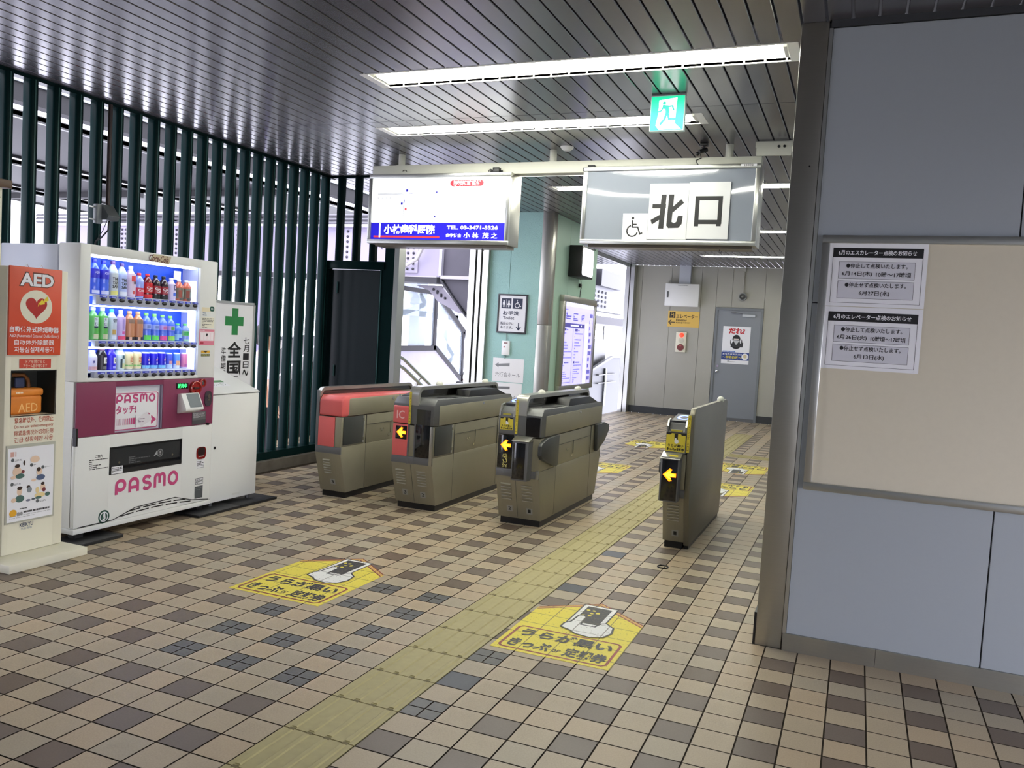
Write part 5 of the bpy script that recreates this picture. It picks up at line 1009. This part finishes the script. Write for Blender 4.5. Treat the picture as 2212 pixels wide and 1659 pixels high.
mb = MB(); mb.tube([(.50, -.02, .0), (.53, -.02, -.05), (.56, -.02, -.08), (.52, -.02, -.16), (.51, -.02, -.30), (.50, -.02, -.50)], .005, M_BLACK, 6); mb.box(.48, .54, -.03, 0, -.11, -.06, M_BLACK); mb.build('cable', CK)

# ================================================================== FAR WALL FITTINGS
FB = thing('electric_box', 'white electric box with a grey duct above it on the far wall', 'electric box', (-1.845, 14.7, 2.19), 0)
mb = MB(); mb.box(0, .665, -.16, 0, 0, .445, flat(222, 222, 216), .004); mb.box(.0, .665, -.163, -.16, .0, .003, M_SEAM); mb.scrawl(.25, .45, .405, .425, 1, -.1606, flat(130, 130, 126), .6, 4); mb.build('case', FB)
mb = MB(); mb.box(.04, .07, -.17, -.16, .17, .29, flat(90, 92, 92), .002); mb.build('handle', FB)
mb = MB(); mb.box(.25, .47, -.10, 0, .445, .81, flat(176, 180, 186)); mb.build('duct', FB)
ES = thing('elevator_sign', 'yellow elevator sign with a left arrow under the electric box', 'sign', (-1.785, 14.7, 1.785), 0)
mb = MB(); mb.box(0, .625, -.012, 0, 0, .315, mat('sign_ochre', (214, 176, 84), .45)); mb.build('panel', ES)
mb = MB(); y = -.0126; mb.rect(.03, .145, .175, .295, y, M_INK); mb.rect(.055, .12, .185, .245, y - .0006, flat(214, 176, 84)); mb.rect(.065, .11, .19, .235, y - .001, M_INK); mb.text('↑↓', .055, .12, .25, .285, y - .0006, flat(214, 176, 84), .03)
mb.text('エレベーター', .165, .60, .175, .26, y, M_INK, .02); mb.text('Elevator', .165, .38, .115, .165, y, M_INK, .02); mb.text('电梯 엘리베이터', .165, .45, .07, .105, y, flat(70, 58, 30), .01); mb.line([(.15, .09), (.02, .09)], .016, y, M_INK); mb.line([(.07, .14), (.02, .09), (.07, .04)], .016, y - .0006, M_INK); mb.build('lettering', ES)
AL = thing('fire_alarm', 'cream fire alarm panel with a glowing red lamp and red button on the far wall', 'fire alarm', (-1.592, 14.7, 1.285), 0)
mb = MB(); mb.box(0, .207, -.05, 0, 0, .40, M_CREAM, .006); mb.build('case', AL)
mb = MB(); mb.ell((.115, -.055, .34), (.045, .03, .045), mat('alarm_lamp', (255, 60, 40), .3, emit=(255, 50, 30), estr=2.2), 18, 10); mb.build('lamp', AL, 'glowing red lamp')
mb = MB(); mb.cyl((.11, -.05, .235), (.11, -.054, .235), .055, flat(196, 194, 172), 24); mb.build('speaker', AL)
mb = MB(); mb.cyl((.105, -.05, .095), (.105, -.07, .095), .066, mat('alarm_red', (112, 16, 20), .3, coat=.4), 28); mb.rect(.085, .125, .12, .13, -.0706, flat(200, 90, 90)); mb.build('button', AL, 'dark red round button')
CM = thing('wall_camera', 'round black camera hanging from a white pipe over the grey service door', 'camera', (-.35, 14.7, 2.42), 0)
mb = MB(); mb.cyl((0, 0, .01), (0, -.07, .01), .075, flat(70, 72, 72), 28); mb.cyl((0, -.07, .01), (0, -.09, .01), .05, M_BLACK, 24); torus(mb, 0, .01, .068, .01, -.07, flat(150, 152, 150)); mb.build('body', CM)
mb = MB(); mb.cyl((0, -.09, .01), (0, -.095, .01), .02, M_GB, 16); mb.build('lens', CM)
mb = MB(); mb.tube([(0, -.02, .08), (0, -.02, .58)], .013, M_FAR, 8); mb.box(-.03, .03, -.05, 0, .50, .58, M_FAR); mb.build('pipe', CM)
DP_ = thing('door_poster', 'white poster with red heading and a black masked figure on the grey door', 'poster', (-.68, 14.693, 1.12), 0)
mb = MB(); mb.box(0, .525, -.003, 0, 0, .73, M_PAPER); mb.build('sheet', DP_)
mb = MB(); y = -.0036; M_PR = flat(190, 30, 40); mb.text('だれ?', .11, .42, .585, .70, y, M_PR, .05); mb.disc(.265, .42, .115, y, M_INK, 26, .13); mb.rect(.17, .36, .40, .56, y - .0004, M_PAPER); mb.disc(.265, .485, .075, y - .001, M_INK, 22, .085); mb.poly([(.20, .46), (.33, .46), (.265, .37)], y - .0014, flat(190, 190, 190)); mb.rect(.215, .315, .472, .492, y - .0018, flat(200, 190, 180)); mb.poly([(.20, .44), (.33, .44), (.37, .33), (.16, .33)], y - .0008, flat(40, 40, 44)); mb.poly([(.35, .33), (.37, .42), (.40, .42), (.39, .33)], y - .001, flat(40, 40, 44))
mb.rect(0, .525, .075, .225, y, flat(28, 58, 130)); mb.scrawl(.02, .42, .228, .25, 1, y, flat(70, 110, 190), .9, 4); mb.text('あなたは大丈夫!?', .02, .39, .17, .205, y - .0006, M_PAPER, .02); mb.text('～特殊詐欺～', .02, .39, .095, .155, y - .0006, M_YELLOW, .03); mb.disc(.45, .15, .065, y - .0006, M_PAPER, 20); mb.disc(.45, .155, .035, y - .001, flat(206, 190, 150), 16); mb.scrawl(.12, .41, .03, .06, 2, y, flat(70, 70, 70), .5, 3); mb.build('print', DP_)

# ================================================================== BEYOND THE LOUVRES
M_LILAC = mat('girder_lilac', (152, 145, 166), .5, noise=.06, nscale=2); M_DRK = mat('roof_dark', (18, 17, 21), .7, noise=.25, nscale=3); M_SOOT = mat('girder_edge_dark', (52, 50, 56), .6); M_BOLT = mat('bolt_dark', (60, 58, 66), .5); M_PURP = mat('soffit_purple_grey', (74, 70, 80), .6, noise=.2, nscale=3)
mb = MB(); mb.box(-16, -3.62, -4, 9.4, -.42, -.34, mat('outer_ground', (214, 210, 220), .8)); mb.box(5.1, 16, -9, 3, -.2, -.12, mat('added_outer_paving', (150, 148, 144), .8)); struct(mb.build('ground'))  # right-hand paving slab is unseen, added to cut light rising from below
rf = sgroup('roof')
for a, b in ((-9.4, -7.0), (-12.05, -10.0), (-13.9, -12.7)):
    mb = MB(); mb.box(a, b, -4, 13.0, 3.56, 3.61, M_DRK); mb.box(b - .06, b, -4, 13.0, 3.54, 3.62, M_BLACK); mb.box(a, a + .05, -4, 13.0, 3.52, 3.56, M_BLACK)
    for y in range(-3, 13, 3): mb.box(a, b, y, y + .12, 3.46, 3.56, M_DRK) if y > 6 else None
    mb.build('roof_panel', rf)
E_ = thing('eaves_beam', 'dark eaves beam running high behind the green louvre tubes', 'beam', (-5.0, 0, 3.2), 0)
mb = MB(); mb.box(-.08, .06, -4, 9.3, -.01, .15, M_DRK); mb.box(-.10, .08, -4, 9.3, .15, .165, flat(150, 156, 160)); 
mb.build('beam_body', E_)
GR = thing('steel_girder', 'pale lilac steel girder with bolted plates crossing behind the louvres', 'girder', (-13.0, 9.5, 2.22), 0)
mb = MB(); mb.box(0, 8.72, 0, .12, .03, .80, M_LILAC); mb.build('web', GR)
mb = MB(); mb.box(0, 8.75, -.14, .26, -.05, .03, M_SOOT); mb.box(0, 8.75, -.15, .27, .03, .045, flat(170, 164, 170)); mb.build('flange', GR)
mb = MB(); mb.box(0, 8.75, -.14, .26, .80, .83, flat(226, 222, 234)); mb.build('flange', GR)
mb = MB()
for z in (.84, .90, .96): mb.cyl((0, -.1, z + .02), (7.9, -.1, z + .02), .022, flat(88, 86, 92), 8)
mb.box(0, 6.3, .0, .06, 1.02, 1.06, flat(226, 224, 232)); mb.build('pipe_rack', GR)
for xx, cols in ((2.05, 3), (3.35, 2), (4.72, 2), (6.85, 2), (7.98, 3)):
    mb = MB(); mb.box(xx, xx + .10 * cols + .06, -.02, 0, .10, .78, flat(160, 154, 172))
    for c_ in range(cols):
        for z in range(8): mb.ell((xx + .08 + .10 * c_, -.03, .16 + z * .082), (.022, .02, .022), M_BOLT, 8, 5)
    mb.build('splice_plate', GR)
mb = MB(); mb.tube([(7.95, -.2, .16), (8.2, -.2, .18), (8.42, -.2, .30), (8.52, -.2, .50), (8.55, -.2, .85)], .03, flat(176, 170, 170), 8); mb.build('conduit', GR)
SF = thing('stair_soffit', 'dark sloping soffit panel over the stairs beside the steel shutter rails', 'soffit', (0, 9.4, 0), 0)
mb = MB(); mb.prism([(-4.2, 2.98), (-4.2, 2.26), (-4.0, 2.0), (-3.62, 1.58), (-2.7, .95), (-2.7, 2.98)], 'y', .05, .3, M_PURP); mb.build('panel', SF)
mb = MB(); mb.box(-4.2, -2.7, -.02, .1, 2.235, 2.285, flat(176, 170, 182)); mb.box(-4.235, -4.19, -.02, .05, 2.28, 2.98, flat(190, 184, 196)); mb.prism([(-4.2, 2.24), (-3.62, 1.55), (-3.6, 1.5), (-4.2, 2.19)], 'y', -.02, .3, M_SOOT); mb.build('edge_flange', SF)
SB_ = thing('steel_brace', 'slanting steel brace with bolts between the girder and the stair glazing', 'brace', (0, 9.6, 0), 0)
mb = MB(); mb.prism([(-4.75, 2.14), (-4.3, 2.14), (-3.85, 1.72), (-3.95, 1.72), (-4.35, 1.90), (-4.5, 2.06)], 'y', 0, .1, flat(150, 144, 158))
for k in range(6): mb.ell((-4.42 + (k % 3) * .07 + (k // 3) * .07, -.01, 2.08 - (k % 3) * .05 - (k // 3) * .03), (.022, .02, .022), M_BOLT, 8, 5)
mb.build('brace_body', SB_)
# glazed stair side
wg = sgroup('window_1', (-5.0, 0, 0))
M_PANE = mat('stair_glass', (214, 228, 240), .05, alpha=.22)
def bar(mb, a, b, w_, x0=-.03, x1=.03, m=None):
    a = Vector(a); b = Vector(b); d = (b - a).normalized(); n = Vector((-d[1], d[0])) * w_ / 2; mb.prism([tuple(a - n), tuple(b - n), tuple(b + n), tuple(a + n)], 'x', x0, x1, m or M_SOOT)
mb = MB(); bar(mb, (7.6, 2.10), (10.8, 2.08), .07); bar(mb, (7.6, 1.10), (10.85, 1.13), .09); bar(mb, (10.79, 1.1), (10.79, 2.1), .08); bar(mb, (10.75, 2.10), (12.6, 1.09), .09); bar(mb, (10.85, 1.13), (12.6, .18), .09); bar(mb, (11.95, .52), (11.93, 1.44), .06); bar(mb, (12.6, .1), (12.6, 1.12), .06); mb.build('window_frame', wg)
mb = MB(); mb.prism([(7.6, 1.14), (10.76, 1.16), (10.76, 2.06), (7.6, 2.08)], 'x', -.006, .006, M_PANE); mb.prism([(10.82, 1.16), (11.92, .56), (11.90, 1.44), (10.82, 2.04)], 'x', -.006, .006, M_PANE); mb.prism([(11.98, .52), (12.57, .22), (12.57, 1.08), (11.96, 1.42)], 'x', -.006, .006, M_PANE); mb.build('window_glass', wg)
mb = MB(); mb.prism([(7.6, 1.06), (10.85, 1.09), (12.6, .14), (12.6, -2), (7.6, -2)], 'x', -.02, .02, mat('stair_panel', (176, 170, 192), .5, noise=.12, nscale=4)); mb.build('window_panel', wg)
OB = thing('outer_truss', 'pale blurred steel struts outside the stair glazing', 'truss', (-5.7, 0, 0), 0)
mb = MB(); M_TRU = flat(150, 156, 172)
for a, b, w_ in (((10.75, 2.5), (11.55, 1.90), .12), ((11.5, 1.9), (9.9, 1.5), .10), ((11.45, 2.4), (11.45, -.5), .28), ((12.7, 2.0), (12.7, -.5), .45), ((12.2, 1.35), (12.8, .95), .1), ((12.75, .9), (11.9, .55), .1), ((9.6, 1.75), (13, 1.70), .10)): bar(mb, a, b, w_, -.1, .1, M_TRU)
mb.build('struts', OB)
HR = thing('stair_handrail', 'twin steel handrails sloping down the stairs behind the slim pink gate', 'handrail', (-3.4, 0, 0), 0)
for dz in (0, -.11):
    mb = MB(); mb.tube([(0, 6.2, 1.09 + dz), (0, 6.9, 1.09 + dz), (0, 7.0, 1.06 + dz), (0, 8.6, .30 + dz)], .021, M_STEEL, 10); mb.build('rail', HR)
for y in (6.85, 7.45, 8.1):
    zt = 1.09 if y < 6.9 else 1.06 - (y - 7.0) * .475
    mb = MB(); mb.cyl((-.05, y, zt - .9), (-.05, y, zt - .1), .018, M_STEEL); mb.cyl((-.05, y, zt - .1), (0, y, zt - .02), .012, M_STEEL); mb.build('post', HR)
# low stair seen between the louvres
SS = thing('outer_stair', 'dark outer stair with a pale stringer behind the lowest part of the louvres', 'stair', (-4.65, 0, 0), 0)
mb = MB(); mb.prism([(4.1, -.34), (5.45, .37), (7.2, 1.28), (7.2, -.34)], 'x', -.5, 0, flat(34, 30, 30)); mb.build('side_wall', SS)
mb = MB(); mb.prism([(4.0, -.34), (5.45, .42), (7.2, 1.34), (7.2, 1.16), (5.45, .26), (4.3, -.34)], 'x', .0, .03, flat(206, 200, 206)); mb.build('stringer', SS)
PB = thing('platform_kiosk', 'pale kiosk with dark joints standing on the platform beyond the louvres', 'kiosk', (-7.25, 9.0, -.34), 0)
mb = MB(); mb.box(0, 1.1, 0, .8, 0, 1.48, flat(176, 170, 160)); mb.box(-.01, 1.11, -.01, .81, 1.28, 1.30, M_SOOT); mb.box(-.01, 1.11, -.01, .81, 1.12, 1.135, M_SOOT); mb.build('body', PB); mb = MB(); mb.box(-.05, 1.15, -.05, .85, 1.48, 1.53, M_SOOT); mb.build('top', PB)
for x, w_, c_, lab in ((-7.62, .24, (128, 120, 160), 'violet platform column behind the louvres, under the pale girder'), (-8.9, .2, (120, 116, 140), 'violet grey platform column behind the recycling bin and louvres')):
    t = thing('platform_column', lab, 'column', (x, 9.2, -.34), 0, 'columns under the girder'); mb = MB(); mb.box(0, w_, 0, .2, 0, 2.5, flat(*c_)); mb.box(w_, w_ + .02, -.02, .22, 0, 2.5, M_SOOT); mb.build('column_shaft', t)
PL = thing('platform_lamp', 'white tube lamp hanging outside, behind the first louvre tubes', 'lamp', (-8.3, 3.9, 3.34), LEFT)
mb = MB(); mb.box(0, 1.15, -.05, .05, .05, .12, M_WHITE); mb.build('housing', PL); mb = MB(); mb.cyl((.02, 0, .02), (1.13, 0, .02), .03, mat('outer_tube', (255, 255, 255), .4, emit=(250, 252, 255), estr=3.0)); mb.build('tube', PL)
# escalator side in the far opening
EC = thing('escalator', 'dark escalator balustrade with a light rail in the opening beside the far wall', 'escalator', (-3.3, 0, 0), 0)
mb = MB(); mb.prism([(13.6, -.2), (13.6, .55), (14.72, .80), (16.05, 1.04), (18, 1.04), (18, -.2)], 'x', -.06, 0, flat(38, 40, 46)); mb.build('balustrade', EC)
mb = MB(); bar(mb, (14.0, .68), (14.75, .84), .05, -.02, .05, M_BLACK); bar(mb, (14.75, .84), (16.05, 1.07), .05, -.02, .05, M_BLACK); bar(mb, (16.05, 1.07), (18, 1.07), .05, -.02, .05, M_BLACK); mb.build('handrail', EC)
mb = MB(); mb.cyl((.03, 15.6, 0), (.03, 15.6, .82), .03, M_ALU, 10); mb.box(0, .06, 15.0, 16.4, .68, .70, M_BLACK); mb.box(0, .06, 15.0, 16.4, .50, .52, M_BLACK); mb.build('barrier', EC)
t = thing('control_panel', 'black upright panel standing over the escalator in the far opening', 'panel', (-3.36, 14.3, .6), 0)
mb = MB(); mb.box(-.10, -.04, 0, 1.65, 0, .85, M_BLACK); mb.box(-.08, -.06, 1.5, 1.53, .85, 1.15, M_BLACK); mb.build('panel_body', t)
t = thing('far_girder', 'grey bolted girder high in the opening beside the far wall', 'girder', (-3.6, 13.0, 1.78), 0)
mb = MB(); mb.box(0, .08, 0, 5, .32, 1.18, flat(84, 84, 94)); mb.build('web', t); mb = MB(); mb.box(-.2, .2, 0, 5, .0, .17, M_SOOT); mb.box(-.18, .14, 0, 5, .28, .33, flat(120, 120, 128)); mb.build('flange', t)
mb = MB(); mb.box(.08, .2, 2.3, 3.9, .82, 1.18, flat(58, 58, 64)); mb.build('box_cover', t)
mb = MB()
for a in range(4):
    for b in range(4): mb.ell((.09, 2.25 + a * .28, .40 + b * .10), (.02, .05, .03), flat(50, 50, 56), 8, 5)
mb.build('bolts', t)

# ================================================================== PEOPLE
def skin_mesh(name, chains, m, parent, levels=2, root=0):
    vs = []; es = []; rad = []
    for ch in chains:
        prev = None
        for v in ch:
            if isinstance(v, int): prev = v; continue
            vs.append(v[:3]); rad.append(v[3]); k = len(vs) - 1
            if prev is not None: es.append((prev, k))
            prev = k
    me = bpy.data.meshes.new(name); me.from_pydata(vs, es, []); me.materials.append(m)
    o = bpy.data.objects.new(name, me); COL.objects.link(o)
    if parent is not None: o.parent = parent
    sk = o.modifiers.new('Skin', 'SKIN'); sk.use_smooth_shade = True
    for i, r_ in enumerate(rad): me.skin_vertices[0].data[i].radius = (r_, r_)
    me.skin_vertices[0].data[root].use_root = True
    sb = o.modifiers.new('Subdivision', 'SUBSURF'); sb.levels = levels; sb.render_levels = levels
    return o
def hand(parent, wrist, down, side, m):
    # palm and five separate curled fingers
    W3 = Vector(wrist); d = Vector(down).normalized(); s_ = Vector(side).normalized(); n = d.cross(s_).normalized(); mb = MB()
    rot = Matrix((s_, n, d)).transposed()
    mb.ell(tuple(W3 + d * .05), (.040, .016, .052), m, 14, 8, rot)
    for k, (off, ln) in enumerate(((-.030, .062), (-.010, .074), (.010, .070), (.030, .056))):
        a = W3 + d * .088 + s_ * off; b = a + d * ln * .45 + n * .008; c_ = b + d * ln * .33 + n * .018; e = c_ + d * ln * .16 + n * .02
        mb.tube([tuple(a - d * .02), tuple(a), tuple(b), tuple(c_), tuple(e)], [.0088, .0088, .0082, .0074, .0055], m, 8)
    a = W3 + d * .03 - s_ * .034; mb.tube([tuple(a), tuple(a + d * .03 - s_ * .018 + n * .01), tuple(a + d * .062 - s_ * .020 + n * .024)], [.011, .0098, .0075], m, 8)
    return mb.build('hand', parent)
def person(label, loc, rz, shirt, trousers, hairc, sleeve_long):
    P = thing('person', label, 'person', loc, rz); M_SK = mat('skin', (206, 160, 132), .5)
    L = lambda sx: [(sx * .10, .0, .90, .088), (sx * .105, -.015, .52, .062), (sx * .105, .0, .28, .056), (sx * .105, .02, .09, .042), (sx * .11, -.04, .045, .036), (sx * .115, -.14, .035, .028)]
    Ar = lambda sx: [(sx * .10, .0, 1.40, .075), (sx * .185, .0, 1.385, .058), (sx * .225, .01, 1.12, .042), (sx * .235, -.05, .90, .030)]
    skin_mesh('body', [[(0, 0, .95, .13), (0, .0, 1.12, .12), (0, 0, 1.32, .125), (0, 0, 1.46, .055), (0, -.01, 1.53, .060), (0, -.015, 1.60, .088), (0, -.01, 1.68, .080), (0, -.01, 1.715, .05)], [0] + L(1), [0] + L(-1), [2] + Ar(1), [2] + Ar(-1)], M_SK, P)
    sh = [[(0, 0, .93, .155), (0, 0, 1.12, .145), (0, 0, 1.32, .148), (0, 0, 1.42, .085)], [2] + [(v[0], v[1], v[2], v[3] + .018) for v in Ar(1)[:4 if sleeve_long else 3]], [2] + [(v[0], v[1], v[2], v[3] + .018) for v in Ar(-1)[:4 if sleeve_long else 3]]]
    skin_mesh('shirt', sh, mat('cloth_%d' % shirt[0], shirt, .85), P)
    skin_mesh('trousers', [[(0, 0, .97, .15), (0, 0, .90, .14)], [1] + [(v[0], v[1], v[2], v[3] + .016) for v in L(1)[:4]], [1] + [(v[0], v[1], v[2], v[3] + .016) for v in L(-1)[:4]]], mat('cloth_%d_t' % trousers[0], trousers, .85), P)
    mb = MB(); mb.ell((0, .012, 1.655), (.092, .106, .102), mat('hair', hairc, .5), 20, 12); mb.ell((0, .055, 1.60), (.078, .06, .09), MATS['hair'], 16, 10); mb.build('hair', P)
    mb = MB()
    for sx in (-1, 1): mb.ell((sx * .034, -.098, 1.615), (.012, .006, .008), M_INK, 10, 6); mb.ell((sx * .092, .0, 1.60), (.012, .02, .03), M_SK, 10, 6)
    mb.ell((0, -.108, 1.585), (.013, .018, .022), M_SK, 10, 6); mb.ell((0, -.094, 1.545), (.024, .008, .006), flat(160, 90, 84), 10, 6); mb.build('face', P)
    for sx in (-1, 1): hand(P, (sx * .236, -.055, .885), (sx * .05, -.12, -1), (0, 1, 0) if sx > 0 else (0, -1, 0), M_SK)
    for sx in (-1, 1):
        mb = MB(); mb.ell((sx * .112, -.06, .045), (.048, .135, .045), flat(26, 24, 24), 16, 10); mb.build('shoe', P)
    return P
person('person in a pale grey long-sleeved shirt on the stairs, half hidden by the shutter rails', (-3.20, 8.95, -.004), math.radians(200), (196, 190, 206), (30, 30, 36), (24, 20, 20), True)
BG = thing('shoulder_bag', 'black bag carried in the hand of the person on the stairs', 'bag', (-3.475, 8.92, .49), 0)
mb = MB(); mb.box(-.07, .07, -.16, .16, 0, .24, M_BLACK, .03, 3); mb.build('bag_body', BG); mb = MB(); mb.tube([(0, -.10, .23), (0, -.09, .32), (0, -.03, .37), (0, .03, .37), (0, .09, .32), (0, .10, .23)], .011, M_BLACK, 8); mb.build('bag_handle', BG)
person('person with black hair and a white shirt standing behind the louvre tubes', (-4.30, 5.45, -.344), math.radians(150), (226, 222, 230), (22, 22, 26), (14, 13, 15), False)
